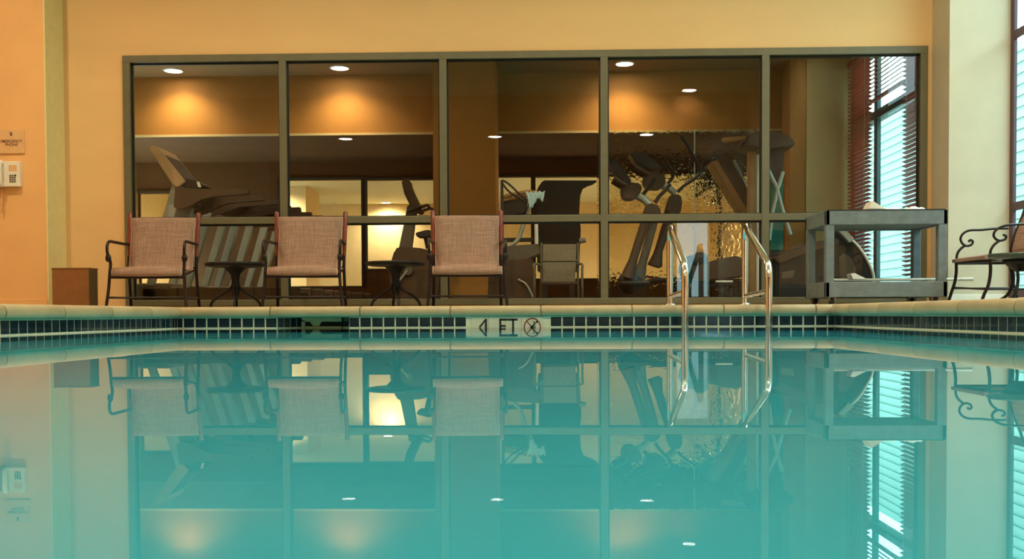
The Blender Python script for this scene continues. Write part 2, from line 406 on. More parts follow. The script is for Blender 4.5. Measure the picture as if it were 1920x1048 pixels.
# storefront window frame
FW = .066
zr = [P(x, y, YW).z for x, y in ((960, 417), (960, 404))]
wf = MB(); fy0, fy1 = YW - .035, YW + .07
wf.box((XA, fy0, ZB - .02), (XA + FW, fy1, ZT), .004).box((XB - FW, fy0, ZB - .02), (XB, fy1, ZT), .004)
wf.box((XA, fy0 - .002, ZT - FW), (XB, fy1, ZT), .004).box((XA, fy0 - .002, ZB - .025), (XB, fy1, ZB + .03), .004)
wf.box((XA, fy0 + .004, zr[0]), (XB, fy1, zr[1]), .004)
mx = [P(x, 330, YW).x for x in (533, 832, 1132.5, 1434)]
for q in mx: wf.box((q - FW / 2, fy0, ZB), (q + FW / 2, fy1, ZT - .03), .004)
win = struct(wf.build('window_1', 'bronze'))
gk = MB()
cols = [XA + FW / 2] + mx + [XB - FW / 2]
for a, b in zip(cols, cols[1:]):
    for z0, z1 in ((ZB + .03, zr[0]), (zr[1], ZT - FW)):
        x0, x1 = a + FW / 2, b - FW / 2
        for c, e in (((x0 - .002, z0), (x0 + .012, z1)), ((x1 - .012, z0), (x1 + .002, z1)), ((x0, z1 - .014), (x1, z1 + .002)), ((x0, z0 - .002), (x1, z0 + .008))):
            gk.box((c[0], YW + .0, c[1]), (e[0], YW + .025, e[1]))
gk.build('gasket', 'gasket', win)
for a, b in zip(cols, cols[1:]):
    for z0, z1 in ((ZB + .02, zr[0] + .01), (zr[1] - .01, ZT - FW + .01)):
        MB().add([(a, YW + .012, z0), (b, YW + .012, z0), (b, YW + .012, z1), (a, YW + .012, z1)], [(0, 1, 2, 3)]).build('pane', 'glass', win)

# gym shell
YS, YG = 12.0, 14.0                                 # soffit face, back wall
CZ = 2.98; SZ = P(600, 252, YS).z
GXL = -5.7
struct(MB().box((GXL, YB, CZ), (X_GYM_R + .1, YS + .1, CZ + .1)).build('ceiling', 'ceil'))
struct(MB().box((GXL, YS, SZ), (X_GYM_R, YG + .1, CZ + .05)).build('ceiling', 'gym'))       # dropped soffit
struct(MB().box((GXL, YS + .01, SZ - .012), (X_GYM_R, YG, SZ)).build('ceiling', 'gym_shade'))  # thin sheet under the soffit with its shade painted in
struct(MB().box((GXL, YS - .02, SZ - .015), (X_GYM_R, YS + .0, SZ + .012)).build('trim_5', 'gym_cream'))
struct(MB().box((GXL - .1, YB, DZ), (GXL, YG + .1, CZ)).build('wall_left', 'gym'))
# back wall with openings
op = [(258, 322, 363, 540), (524, 679, 338, 536), (687, 816, 338, 503), (930, 996, 332, 508), (1004, 1425, 332, 520)]
g = MB(); ox = []
for (a, b, t, bt) in op:
    pa, pb = P(a, t, YG), P(b, bt, YG); ox.append((pa.x, pb.x, pb.z, pa.z))
px_ = GXL
for (a, b, z0, z1) in ox:
    g.box((px_, YG, DZ), (a, YG + .08, SZ)); g.box((a, YG, z1), (b, YG + .08, SZ)); g.box((a, YG, DZ), (b, YG + .08, z0)); px_ = b
g.box((px_, YG, DZ), (X_GYM_R, YG + .08, SZ))
struct(g.build('wall_back', 'gym_shade'))
for i, (a, b, z0, z1) in enumerate(ox):
    f_ = MB(); t = .03
    f_.box((a - t, YG - .03, z1), (b + t, YG + .04, z1 + t + .01)).box((a - t, YG - .03, z0 - t), (b + t, YG + .04, z0)).box((a - t, YG - .03, z0), (a, YG + .04, z1)).box((b, YG - .03, z0), (b + t, YG + .04, z1))
    o = struct(f_.build('window_%d' % (i + 2), 'brownfr'))
    MB().add([(a, YG, z0), (b, YG, z0), (b, YG, z1), (a, YG, z1)], [(0, 1, 2, 3)]).build('pane', 'glass2', o)
# corridor room behind
struct(MB().box((-6.5, 19.4, DZ - .1), (3.6, 19.5, 2.5)).build('wall_corridor', 'cream'))
struct(MB().box((-6.5, YG + .08, 2.25), (3.6, 19.5, 2.35)).build('ceiling', 'cwhite'))
struct(MB().box((-6.5, YG + .08, DZ - .1), (3.6, 19.5, DZ)).build('floor', 'deck'))
struct(MB().box((-6.6, YG + .08, DZ), (-6.5, 19.5, 2.4)).box((3.6, YG + .08, DZ), (3.7, 19.5, 2.4)).build('wall_corridor', 'cream'))
ax = P(596, 400, 17.5).x
struct(MB().box((P(545, 400, 17).x, 16.6, DZ), (ax, 17.6, 2.25)).build('wall_corridor', 'cream'))
# column and corner wall
c0, c1 = P(812, 300, 11.2), P(929, 300, 11.2)
struct(MB().box((c0.x, 11.2, DZ), (c1.x, YS + .05, CZ)).build('wall_column', 'gym'))
YC = 11.5
k0 = P(1482, 300, YC).x
struct(MB().box((k0, YC + .02, DZ), (P(1512, 300, YC).x, YC + .4, CZ)).build('wall_corner', 'gym'))
struct(MB().box((P(1512, 300, YC).x, YC, DZ), (X_GYM_R, YC + .4, CZ)).build('wall_corner', 'gym_cream'))
# gym right wall with the exterior window
wy0, wy1, wz0, wz1 = 9.22, 11.42, .30, 2.92
g = MB(); xr0, xr1 = X_GYM_R, X_GYM_R + .12
g.box((xr0, YB, DZ), (xr1, wy0, CZ)).box((xr0, wy1, DZ), (xr1, YG + .1, CZ)).box((xr0, wy0, DZ), (xr1, wy1, wz0)).box((xr0, wy0, wz1), (xr1, wy1, CZ))
struct(g.build('wall_right', 'gym_cream'))
ty = [PX(x, 300, X_GYM_R).y for x in (1700, 1652)]
zt = PX(1680, 192, X_GYM_R).z
f_ = MB(); t = .05
f_.box((xr0 + .01, wy0, wz0), (xr1, wy1, wz0 + t)).box((xr0 + .01, wy0, wz1 - t), (xr1, wy1, wz1)).box((xr0 + .01, wy0, wz0), (xr1, wy0 + t, wz1)).box((xr0 + .01, wy1 - t, wz0), (xr1, wy1, wz1))
f_.box((xr0 + .01, wy0, zt - .04), (xr1, wy1, zt + .05))
tm = PX(1645, 300, X_GYM_R + .04).y
f_.box((xr0 + .02, tm - .05, wz0), (xr0 + .06, tm + .05, wz1))
o = struct(f_.build('window_7', 'teal'))
MB().add([(xr0 + .06, wy0, wz0), (xr0 + .06, wy1, wz0), (xr0 + .06, wy1, wz1), (xr0 + .06, wy0, wz1)], [(0, 1, 2, 3)]).build('pane', 'glass2', o)

# hall right wall: one tall window bay next to the pier, one glazed door in the wall behind the viewer
hy1 = PX(1891, 300, X_HALL_R).y; hy0 = 6.0
g = MB(); g.box((X_HALL_R, hy1, DZ), (X_HALL_R + .012, 8.7, HC)).box((X_HALL_R, -6, DZ), (X_HALL_R + .15, hy0, HC)).box((X_HALL_R, hy0, 4.15), (X_HALL_R + .15, hy1, HC)).box((X_HALL_R, hy0, DZ), (X_HALL_R + .15, hy1, DZ + .06))
struct(g.build('wall_right', 'wall'))
f_ = MB(); hz = [PX(1903, y, X_HALL_R).z for y in (386, 63)]
x0, x1 = X_HALL_R + .005, X_HALL_R + .035
for yy in (hy1 - .035, hy0 + .035, (hy0 + hy1) / 2): f_.box((x0, yy - .035, DZ + .06), (x1, yy + .035, 4.15), .004)
for z in [DZ + .09] + hz + [4.12]: f_.box((x0 + .004, hy0, z - .035), (x1, hy1, z + .035), .004)
o = struct(f_.build('window_8', 'purple'))
xg = x0 + .015
MB().add([(xg, hy0, DZ + .06), (xg, hy1, DZ + .06), (xg, hy1, 4.15), (xg, hy0, 4.15)], [(0, 1, 2, 3)]).build('pane', 'glass2', o)
dx0, dx1, dzt = 3.0, 3.85, 2.35
g = MB(); g.box((-6.2, -4.7, DZ), (dx0, -4.6, 3.6)).box((dx1, -4.7, DZ), (X_HALL_R, -4.6, 3.6)).box((dx0, -4.7, dzt), (dx1, -4.6, 3.6))
struct(g.build('wall_front', 'gym'))
f_ = MB(); f_.box((dx0, -4.68, DZ), (dx0 + .06, -4.62, dzt)).box((dx1 - .06, -4.68, DZ), (dx1, -4.62, dzt)).box((dx0, -4.68, dzt - .06), (dx1, -4.62, dzt)).box((dx0, -4.68, DZ), (dx1, -4.62, DZ + .12))
o = struct(f_.build('door_1', 'bronze'))
MB().add([(dx0, -4.65, DZ), (dx1, -4.65, DZ), (dx1, -4.65, dzt), (dx0, -4.65, dzt)], [(0, 1, 2, 3)]).build('pane', 'glass2', o)

# outside: clapboard wall and ground
s = MB(); z = -.2
while z < 4.6:
    s.add([(8.2, -8, z), (8.2, 45, z), (8.16, 45, z + .001), (8.16, -8, z + .001), (8.2, -8, z + .19), (8.2, 45, z + .19)], [(0, 1, 2, 3), (3, 2, 5, 4)]); z += .19
s.box((8.2, -8, -.3), (8.4, 45, 4.6))
tag(s.build('siding_wall', 'siding', org=(8.3, 7, -.3)), 'pale clapboard wall of the building outside the tall right windows', 'building')
struct(MB().box((4.2, -8, -.4), (14, 46, -.2)).build('ground', 'ground'))

# ------------------------------------------------------------------ lamps
def downlight(name, loc, r, label, group, power, spot=130, lens='lens', col=WARM, trim='trim'):
    t = thing(name, loc, label, 'ceiling light', group)
    MB().lathe(loc, [(r * .78, .0), (r * .84, -.012), (r, -.008), (r, .004), (r * .78, .004)]).build('trim_ring', trim, t)
    MB().lathe((loc[0], loc[1], loc[2] - .004), [(r * .80, 0), (r * .6, -.006), (.001, -.008)]).build('lens', lens, t)
    if power:
        l = light('lamp_light', 'SPOT', (loc[0], loc[1], loc[2] - .03), power, col, .05, (loc[0], loc[1], 0), spot, .8)
    return t
G1 = 'recessed lights along the gym soffit'
for (x, y), lb in zip(((325, 132), (637, 127), (1171, 119)), ('leftmost glowing recessed light in the gym ceiling', 'recessed light in the gym ceiling above the second window panel', 'recessed light in the gym ceiling above the fourth window panel')):
    d = ray(x, y); q = CAM + d * ((CZ - CAM.z) / d.z)
    q.y = min(q.y, YS - .22)
    downlight('recessed_light', (q.x, q.y, CZ), .12, lb, G1, 60, 140)
# hall lights, seen mirrored in the glass
for x, y, lb in ((648, 260, 'mirrored round ceiling light seen over the second window panel'), (928, 256, 'mirrored round ceiling light seen beside the gym column'), (1212, 252, 'mirrored round ceiling light seen over the ellipticals')):
    d = ray(x, y); d.y = d.y; t_ = (3.6 - CAM.z) / d.z; q = CAM + d * t_; yy = 2 * (YW + .012) - q.y
    downlight('hall_downlight', (q.x, yy, 3.6), .165, lb, 'hall soffit downlights', 60, 150, 'lens2', HALL)
d = ray(1292, 169); t_ = (HC - CAM.z) / d.z; q = CAM + d * t_
downlight('hall_downlight', (q.x, 2 * (YW + .012) - q.y, HC), .17, 'mirrored round ceiling light seen high in the fourth window panel', None, 100, 150, 'lens2', HALL)
for X, w_ in ((-4.6, 'above the brown metal box'), (-2.1, 'above the leftmost sling chairs'), (.4, 'above the depth marker'), (2.9, 'above the pool ladder')):  # out-of-view lights added to warm the window wall
    downlight('hall_downlight', (X, 6.6, HC), .12, 'added unseen fill light on the hall ceiling high ' + w_, 'added fill lights over the far pool end', 230, 160, 'lens2', HALL)
for X, w_ in ((-3.5, 'left deck beside the pool'), (0, 'open middle of the pool'), (3, 'right deck beside the pool')):  # unseen lights added to brighten the water and mid hall
    downlight('hall_downlight', (X, 2.6, HC), .12, 'added unseen hall fill light above the ' + w_, 'added fill lights over the middle of the pool', 300, 160, 'lens2', HALL)
for X, YY, lb in ((P(724, 372, 19.1).x, 19.1, 'small round ceiling light glowing on the corridor wall behind the exercise bike'), (-4.6, 16.2, 'corridor ceiling light behind the treadmills'),
                  (.3, 16.4, 'corridor ceiling light behind the tall brown board'), (2.9, 16.4, 'corridor ceiling light behind the rippled glass')):
    downlight('corridor_light', (X, YY, 2.25), .10, lb, 'corridor ceiling lights', 130 if YY > 18 else 360, 165, 'lens', (1, .88, .62))
for X, lb in ((-4.0, 'added gym fill light near the glass, over the treadmills'), (-1.4, 'added gym fill light near the glass, over the exercise bikes'), (1.6, 'added gym fill light near the glass, over the ellipticals')):  # hidden lights added to raise the gym's ambient level
    downlight('recessed_light', (X, 9.9, CZ), .095, lb, 'added gym fill lights near the glass', 14, 165)

# ------------------------------------------------------------------ depth marker, skimmer
def sign_things():
    z0, z1 = -.078, .081
    t = thing('depth_marker', ((SX0 + SX1) / 2, Y0, z0), 'white tile depth marker with black 4 FT and a no diving symbol at the waterline', 'sign')
    w_ = SX1 - SX0; n = 3
    pl = MB()
    for i in range(n + 1):
        a = SX0 + w_ * [0, .24, .48, .70, 1][i]; b = SX0 + w_ * [0, .24, .48, .70, 1][i + 1]
        pl.box((a + .001, Y0 - .006, z0), (b - .001, Y0 + .014, z1), .002)
    pl.build('tile', 'sign', t)
    f = Y0 - .0075
    def gx(px): return P(px, 605, f).x
    def st(mb, a, b, wd):
        a, b = Vector((a[0], f, a[1])), Vector((b[0], f, b[1])); dr = (b - a).normalized(); nn = Vector((-dr.z, 0, dr.x)) * wd / 2
        mb.prism([a - nn, b - nn, b + nn, a + nn], -.001, .002)
    H = .064; k = .015
    m4 = MB(); xr = gx(911)
    st(m4, (xr, -H), (xr, H), k); st(m4, (xr, H - .003), (gx(899), .002), k * .8); st(m4, (gx(899) - .004, -.02), (xr + .014, -.02), k * .8)
    m4.build('numeral', 'ink', t)
    mf = MB(); x_ = gx(938); st(mf, (x_, -H), (x_, H), k); st(mf, (x_ - .006, H - .006), (gx(953), H - .006), k); st(mf, (x_, .012), (gx(948), .012), k * .9)
    mf.build('letter', 'ink', t)
    mt = MB(); x_ = gx(962); st(mt, (x_, -H), (x_, H), k); st(mt, (gx(953.5), H - .006), (gx(970.5), H - .006), k)
    mt.build('letter', 'ink', t)
    cx = gx(998); R = .066; sy = MB()
    for rr, wd in ((R, .010),):
        n_ = 36
        vs = []
        for j in range(n_):
            a = 2 * PI * j / n_
            for q in (rr - wd / 2, rr + wd / 2): vs.append((cx + q * math.cos(a) * .9, f, q * math.sin(a)))
        sy.add(vs, [(2 * j, 2 * j + 1, (2 * j + 3) % (2 * n_), (2 * j + 2) % (2 * n_)) for j in range(n_)])
    st(sy, (cx - .042, .048), (cx + .042, -.048), .008)
    sy.build('prohibition_ring', 'red', t)
    dv = MB(); st(dv, (cx - .02, -.01), (cx + .022, .03), .011); st(dv, (cx + .022, .03), (cx + .006, .044), .007); st(dv, (cx - .004, .004), (cx + .026, .006), .007)
    dv.lathe((cx + .032, f, .040), [(.001, -.001), (.0085, -.001), (.0085, .001), (.001, .001)], 12, 'y')
    dv.build('diver_figure', 'ink', t)
sign_things()
t = thing('pool_skimmer', ((NXb + NXc) / 2, Y0 + ND, 0), 'beige skimmer opening recessed into the dark tiled far pool wall', 'skimmer')
ys = Y0 + ND - .004
MB().box((NXb + .003, ys, -.1), (NXc - .003, ys + .012, .08)).build('throat', 'hole', t)
b = MB(); zc = P(594, 600, ys).z
b.box((NXb + .003, ys - .02, .048), (NXc - .003, ys, .081))
cxs = P(593, 605, ys).x
b.prism([(cxs - .045, ys, .05), (cxs + .045, ys, .05), (cxs + .02, ys, .015), (cxs - .02, ys, .015)], -.018, 0)
b.box((NXb + .003, ys - .02, -.1), (NXb + .03, ys, .06)); b.build('faceplate', 'beige', t)
MB().box((NXb + .03, ys - .012, -.09), (NXc - .004, ys - .004, .012)).build('weir', 'beige', t)

# ------------------------------------------------------------------ pool ladder
def ladder():
    Yf, Yr = 7.10, 7.93
    t = thing('pool_ladder', (1.2, Yf, -.6), 'stainless steel pool ladder with two tall grab rails rising from the water', 'ladder')
    for (xf, xr, xt, xb, yt) in ((1290, 1251, 1258, 1283, 418), (1441, 1397, 1407, 1437, 416)):
        X = (P(xf, 600, Yf).x + P(xr, 540, Yr).x) / 2
        zt_ = P(xt, yt + 8, Yr).z; zb = P(xb, 505, Yf).z
        pts = [(X, Yf, -.6), (X, Yf, 0), (X, Yf, zb - .03), (X, Yf + .015, zb + .02), (X, Yf + .06, zb + .10)]
        pts = [(X, Yf, -.6), (X, Yf, -.2), (X, Yf, .1), (X, Yf, zb - .06), (X, Yf + .012, zb), (X, Yf + .05, zb + .05), (X, Yr - .16, zt_ - .07), (X, Yr - .09, zt_ - .01), (X, Yr - .04, zt_ - .005), (X, Yr - .005, zt_ - .04), (X, Yr, zt_ - .12), (X, Yr, .5), (X, Yr, DZ)]
        rail = MB().tube(pts, .0265, 16).build('grab_rail', 'steel', t)
        MB().tube([(X, Yf, P(1283, 546, Yf).z), (X, Yr, P(1250, 556, Yr).z)], .018, 12).build('cross_brace', 'steel', rail)
        MB().lathe((X, Yr, DZ), [(.045, 0), (.045, .012), (.028, .02)]).build('escutcheon', 'steel', rail)
    xa = (P(1290, 600, Yf).x + P(1251, 540, Yr).x) / 2; xb_ = (P(1441, 600, Yf).x + P(1397, 540, Yr).x) / 2
    for z in (-.25, -.5): MB().box((xa, Yf - .02, z), (xb_, Yf + .06, z + .03), .008).build('tread', 'steel', t)
ladder()

# ------------------------------------------------------------------ sling chairs
def make_sling():
    t = thing('sling_chair', (0, 0, 0), 'x', 'chair', 'sling chairs in a row by the window')
    prof = smooth_path([(0, -.283, .262), (0, -.292, .285), (0, -.272, .312), (0, -.2, .325), (0, -.05, .318), (0, .1, .318), (0, .165, .345), (0, .20, .42), (0, .25, .60), (0, .29, .775)], 5)
    def halfw(y, z): return .275 if z < .33 else .262 + .006 * (z > .7)
    def sheet(x0, x1, th, off=0):
        mb = MB(); vs = []; n = len(prof)
        for i, p in enumerate(prof):
            a = prof[max(i - 1, 0)]; b_ = prof[min(i + 1, n - 1)]; tg = (b_ - a).normalized(); nn = Vector((0, -tg.z, tg.y)) if False else Vector((0, tg.z, -tg.y))
            h = halfw(p.y, p.z)
            for k in range(9):
                u = x0 + (x1 - x0) * k / 8; sag = .012 * (1 - (2 * (k / 8) - 1) ** 2) if th < .006 else 0
                vs.append(Vector((u * h, p.y, p.z)) - nn * sag + nn * off)
        m_ = len(vs)
        fs = [(i * 9 + k, i * 9 + k + 1, (i + 1) * 9 + k + 1, (i + 1) * 9 + k) for i in range(n - 1) for k in range(8)]
        mb.add(vs, fs, True); return mb
    o = sheet(-1, 1, .003).build('sling', 'sling', t)
    md = o.modifiers.new('thick', 'SOLIDIFY'); md.thickness = .006
    for s in (-1, 1): MB().tube([Vector((s * halfw(p.y, p.z), p.y, p.z)) for p in prof], .007, 8).build('hem', 'sling_edge', o)
    for s in (-1, 1):
        MB().tube(smooth_path([(s * .29, .31, 0), (s * .285, .27, .15), (s * .283, .235, .33), (s * .285, .245, .45)], 5), .0135, 10).build('rear_leg', 'chairm', t)
        MB().tube([(s * .285, .243, .44), (s * .287, .27, .60), (s * .291, .318, .81)], [.015, .019, .020], 12).build('back_post', 'chairr', t)
        MB().lathe((s * .291, .318, .805), [(.020, 0), (.019, .012), (.008, .02)], 12).build('post_cap', 'chairr', t)
        MB().tube(smooth_path([(s * .320, -.31, 0), (s * .305, -.285, .15), (s * .298, -.27, .28), (s * .295, -.255, .36), (s * .302, -.275, .42)], 5), .0125, 10).build('front_leg', 'chairm', t)
        arm = MB().tube(smooth_path([(s * .288, .27, .55), (s * .296, .1, .545), (s * .302, -.15, .545), (s * .306, -.25, .54), (s * .308, -.295, .505), (s * .306, -.30, .45), (s * .303, -.275, .415)], 5), .0125, 10, 1.0).build('armrest', 'chairm', t)
        MB().lathe((s * .304, -.283, .395), [(.010, -.02), (.021, -.01), (.024, .01), (.021, .03), (.011, .042)], 12).build('scroll_knob', 'chairm', arm)
        MB().tube([(s * .283, -.27, .262), (s * .279, 0, .30), (s * .279, .22, .33)], .011, 8).build('seat_rail', 'chairm', t)
        MB().tube([(s * .307, -.29, .09), (s * .287, .28, .09)], .008, 8).build('side_stretcher', 'chairm', t)
    MB().tube([(-.29, -.272, .25), (.29, -.272, .25)], .011, 8).build('front_rail', 'chairm', t)
    MB().tube([(-.285, .235, .34), (.285, .235, .34)], .011, 8).build('back_rail', 'chairm', t)
    MB().tube([(-.307, -.29, .085), (.307, -.29, .085)], .008, 8).build('stretcher', 'chairm', t)
    return t
proto = make_sling()
labs = ['beige sling armchair nearest the brown metal box, leftmost of the three', 'middle beige sling armchair, standing between the two round side tables', 'beige sling armchair closest to the pool ladder, right of both side tables']
for me in {c.data for c in bpy.data.objects if c.type == 'MESH' and (c.parent == proto or (c.parent and c.parent.parent == proto))}:
    for v in me.vertices: v.co.y *= .84
for i, (px, YY) in enumerate(((296, 8.25), (578, 8.25), (877, 8.25))):
    o = proto if i == 0 else copy_tree(proto)
    o.location = (P(px, 500, 8.3).x, YY, DZ); o['label'] = labs[i]
    o.rotation_euler.z = math.radians(4.5)

# ------------------------------------------------------------------ round side tables
def make_table():
    t = thing('side_table', (0, 0, 0), 'x', 'table', 'round black side tables')
    MB().lathe((0, 0, .335), [(.03, 0), (.2, .002), (.235, .008), (.246, .02), (.246, .03), (.238, .038), (.03, .036)], 36).build('tabletop', 'table', t)
    MB().lathe((0, 0, .10), [(.03, 0), (.034, .06), (.032, .13), (.04, .18), (.085, .225), (.10, .236)], 20).build('pedestal', 'table', t)
    for k in range(4):
        a = math.radians(15 + 90 * k); c, s = math.cos(a), math.sin(a)
        MB().tube(smooth_path([(c * .02, s * .02, .20), (c * .05, s * .05, .15), (c * .13, s * .13, .10), (c * .185, s * .185, .05), (c * .205, s * .205, .0)], 5), .011, 8).build('leg', 'table', t)
    return t
tp = make_table()
for i, (px, lb) in enumerate(((441, 'black round side table between the leftmost and middle sling chairs'), (742, 'black round side table between the middle sling chair and the one nearest the ladder'))):
    o = tp if i == 0 else copy_tree(tp)
    o.location = (P(px, 500, 8.2).x, 8.2, DZ); o['label'] = lb

# ------------------------------------------------------------------ left: box, sign, telephone
Yb = 8.3
a, b = P(97, 502, Yb), P(165, 502, Yb)
t = thing('metal_box', ((a.x + b.x) / 2, Yb, DZ), 'low brown metal box standing on the deck by the left wall', 'box')
MB().box((a.x, Yb, DZ + .01), (b.x + .004, Yb + .17, a.z - .008), .004).build('body', 'box', t)
MB().box((a.x - .004, Yb - .004, a.z - .012), (b.x + .008, Yb + .176, a.z), .003).build('lid', 'box', t)
MB().box((b.x + .004, Yb + .006, DZ + .012), (b.x + .007, Yb + .164, a.z - .014)).build('side_panel', 'boxs', t)
MB().box((a.x + .01, Yb + .01, DZ), (b.x - .01, Yb + .16, DZ + .012)).build('base', 'dark', t)
YL = 8.66
a, b = P(-4, 244, YL), P(47, 288, YL)
t = thing('wall_sign', ((a.x + b.x) / 2, YL, b.z), 'small tan square sign reading EMERGENCY PHONE on the left wall', 'sign')
MB().box((a.x, YL - .014, b.z), (b.x, YL, a.z), .003).build('plate', 'signp', t)
cx = P(23, 266, YL).x
lettering('lettering', 'EMERGENCY', .036, 'signt', (cx, YL - .0145, P(23, 265.5, YL).z), t, .001, .94, .0006)
lettering('lettering', 'PHONE', .036, 'signt', (cx, YL - .0145, P(23, 272, YL).z), t, .001, .94, .0006)
ic = P(22.5, 252, YL)
MB().box((ic.x - .009, YL - .016, ic.z - .016), (ic.x + .009, YL - .014, ic.z + .016)).box((ic.x - .014, YL - .016, ic.z + .010), (ic.x - .006, YL - .014, ic.z + .018)).build('phone_symbol', 'signt', t)
a, b = P(0, 304, YL), P(42, 351, YL)
t = thing('wall_telephone', ((a.x + b.x) / 2, YL, b.z), 'white wall telephone with side handset mounted under the EMERGENCY PHONE sign', 'telephone')
MB().box((a.x + .02, YL - .05, b.z), (b.x, YL, a.z), .006).build('body', 'white', t)
hx = P(9, 320, YL).x
MB().tube(smooth_path([(hx, YL - .062, b.z + .012), (hx, YL - .088, b.z + .03), (hx, YL - .09, (a.z + b.z) / 2), (hx, YL - .088, a.z - .03), (hx, YL - .062, a.z - .012)], 4), [.024] + [.022] * 15 + [.024], 10).build('handset', 'white', t)
kp = MB(); k0_ = P(30, 337, YL)
for i in range(3):
    for j in range(4): kp.box((k0_.x - .03 + i * .02, YL - .0535, k0_.z - .03 + j * .018), (k0_.x - .016 + i * .02, YL - .049, k0_.z - .018 + j * .018))
kp.build('keypad', 'grey', t)
MB().box((P(22, 312, YL).x, YL - .052, P(22, 322, YL).z), (P(37, 312, YL).x, YL - .0495, P(22, 311, YL).z)).build('label_plate', 'signp', t)
q = P(34.5, 330, YL); MB().lathe((q.x, YL - .051, q.z), [(.007, 0), (.007, -.004), (.002, -.005)], 12, 'y').build('button', 'ink', t)
MB().box((a.x - .03, YL - .055, b.z - .01), (a.x + .012, YL, a.z - .012), .004).build('side_bracket', 'red', t)
cdp = []
q0, q1 = P(7, 352, YL), P(7, 400, YL)
for i in range(90):
    u = i / 89; cdp.append((q0.x + .008 * math.cos(i * 1.3), YL - .03 + .008 * math.sin(i * 1.3), q0.z + (q1.z - q0.z) * u))
MB().tube(cdp, .0028, 5).build('cord', 'signp', t)

# ------------------------------------------------------------------ utility cart
def cart():
    Yc0, Yc1 = 7.82, 8.42
    xl, xr = P(1548, 480, Yc0).x, P(1777, 480, Yc0).x
    zt_, zu = P(1660, 393, Yc0).z, P(1660, 421, Yc0).z
    zl, zm = P(1660, 557, Yc0).z, P(1660, 528, Yc0).z
    t = thing('utility_cart', ((xl + xr) / 2, Yc0, DZ), 'grey plastic two shelf utility cart on casters right of the ladder', 'cart')
    def shelf(z0, z1, nm):
        mb = MB().box((xl, Yc0, z0), (xr, Yc0 + .035, z1), .006).box((xl, Yc1 - .035, z0), (xr, Yc1, z1), .006).box((xl, Yc0, z0), (xl + .035, Yc1, z1), .006).box((xr - .035, Yc0, z0), (xr, Yc1, z1), .006)
        mb.box((xl + .01, Yc0 + .01, z0 + .01), (xr - .01, Yc1 - .01, z0 + .025)); return mb.build(nm, 'cart', t)
    top = shelf(zu, zt_, 'top_shelf'); bot = shelf(zl, zm, 'bottom_shelf')
    MB().box((xl + .02, Yc0 - .002, zt_ - .005), (xr - .02, Yc0 + .012, zt_ + .003)).build('rim', 'cartd', top)
    pw = .072
    for x in (xl, xr - pw):
        for y in (Yc0, Yc1 - pw):
            MB().box((x + .003, y + .003, zl + .02), (x + pw - .003, y + pw - .003, zu + .02), .008).build('post', 'cart', t)
    for x in (xl + .05, xr - .09):
        for y in (Yc0 + .06, Yc1 - .06):
            MB().lathe((x + .012, y, DZ + .037), [(.01, -.014), (.036, -.013), (.037, 0), (.036, .013), (.01, .014)], 20, 'x').build('wheel', 'dark', MB().box((x - .018, y - .022, DZ + .03), (x - .003, y + .022, zl + .012)).box((x + .027, y - .022, DZ + .03), (x + .042, y + .022, zl + .012)).box((x - .02, y - .03, zl - .006), (x + .044, y + .03, zl + .012)).build('caster', 'caster', t))
    return xl, xr, Yc0, Yc1, zt_, zu, zl, zm
xl, xr, Yc0, Yc1, zt_, zu, zl, zm = cart()
# things on the cart
def cloth_lump(name, cxp, hgt, wx, label, seed, dep=.10):
    rnd = random.Random(seed); n, mm = 22, 12; vs = []; c = P(cxp, 392, Yc0 + .12)
    for j in range(mm):
        for i in range(n):
            u, v = i / (n - 1) * 2 - 1, j / (mm - 1) * 2 - 1; e = max(0, 1 - (abs(u) ** 2.5)) * max(0, 1 - (abs(v) ** 2.5))
            h = (e ** .6) * hgt * (1 + .35 * math.sin(u * 7 + seed) * math.cos(v * 5 + seed)) 
            vs.append((c.x + u * wx, Yc0 + .18 + v * dep, zt_ + .004 + h))
    mb = MB().add(vs, [(j * n + i, j * n + i + 1, (j + 1) * n + i + 1, (j + 1) * n + i) for j in range(mm - 1) for i in range(n - 1)], True)
    o = mb.build(name, 'cloth', org=(c.x, Yc0 + .18, zt_)); md = o.modifiers.new('t', 'SOLIDIFY'); md.thickness = .008
    return tag(o, label, 'cloth')
cloth_lump('folded_cloth', 1716, .03, .085, 'crumpled white cloth on the right end of the cart top', 3)
cloth_lump('folded_cloth', 1676, .022, .065, 'thin white cloth lying mid way on the cart top', 5)
pp = pxz([(1628, 392), (1636, 376), (1662, 392)], Yc0 + .2)
tag(MB().prism([(p.x, Yc0 + .2, max(p.z, zt_ - .002)) for p in pp], 0, .16, bev=.004).build('wedge_block', 'white', org=(pp[0].x, Yc0 + .2, zt_)), 'small pale wedge standing on the cart top below the blinds', 'wedge')
pl = thing('pool_pole', (xr, Yc0 + .3, zm - .01), 'long white pole lying on the lower cart shelf and sticking out right', 'pole')
zp = zm + .024
q = P(1823, 521, Yc0 + .3)
MB().tube([(xl + .12, Yc0 + .3, zp), (q.x, Yc0 + .3, zp + .0)], .012, 10).build('shaft', 'white', pl)
MB().tube([(q.x - .1, Yc0 + .3, zp), (q.x + .004, Yc0 + .3, zp)], .015, 10).build('grip', 'white', pl)
pp = pxz([(1594, 514), (1601, 512), (1626, 524), (1598, 524)], Yc0 + .1)
tag(MB().prism([(p.x, Yc0 + .08, p.z) for p in pp], 0, .12, bev=.003).build('brush_head', 'cloth', org=(pp[0].x, Yc0 + .08, zm)), 'pale wedge shaped brush head on the lower cart shelf', 'brush')

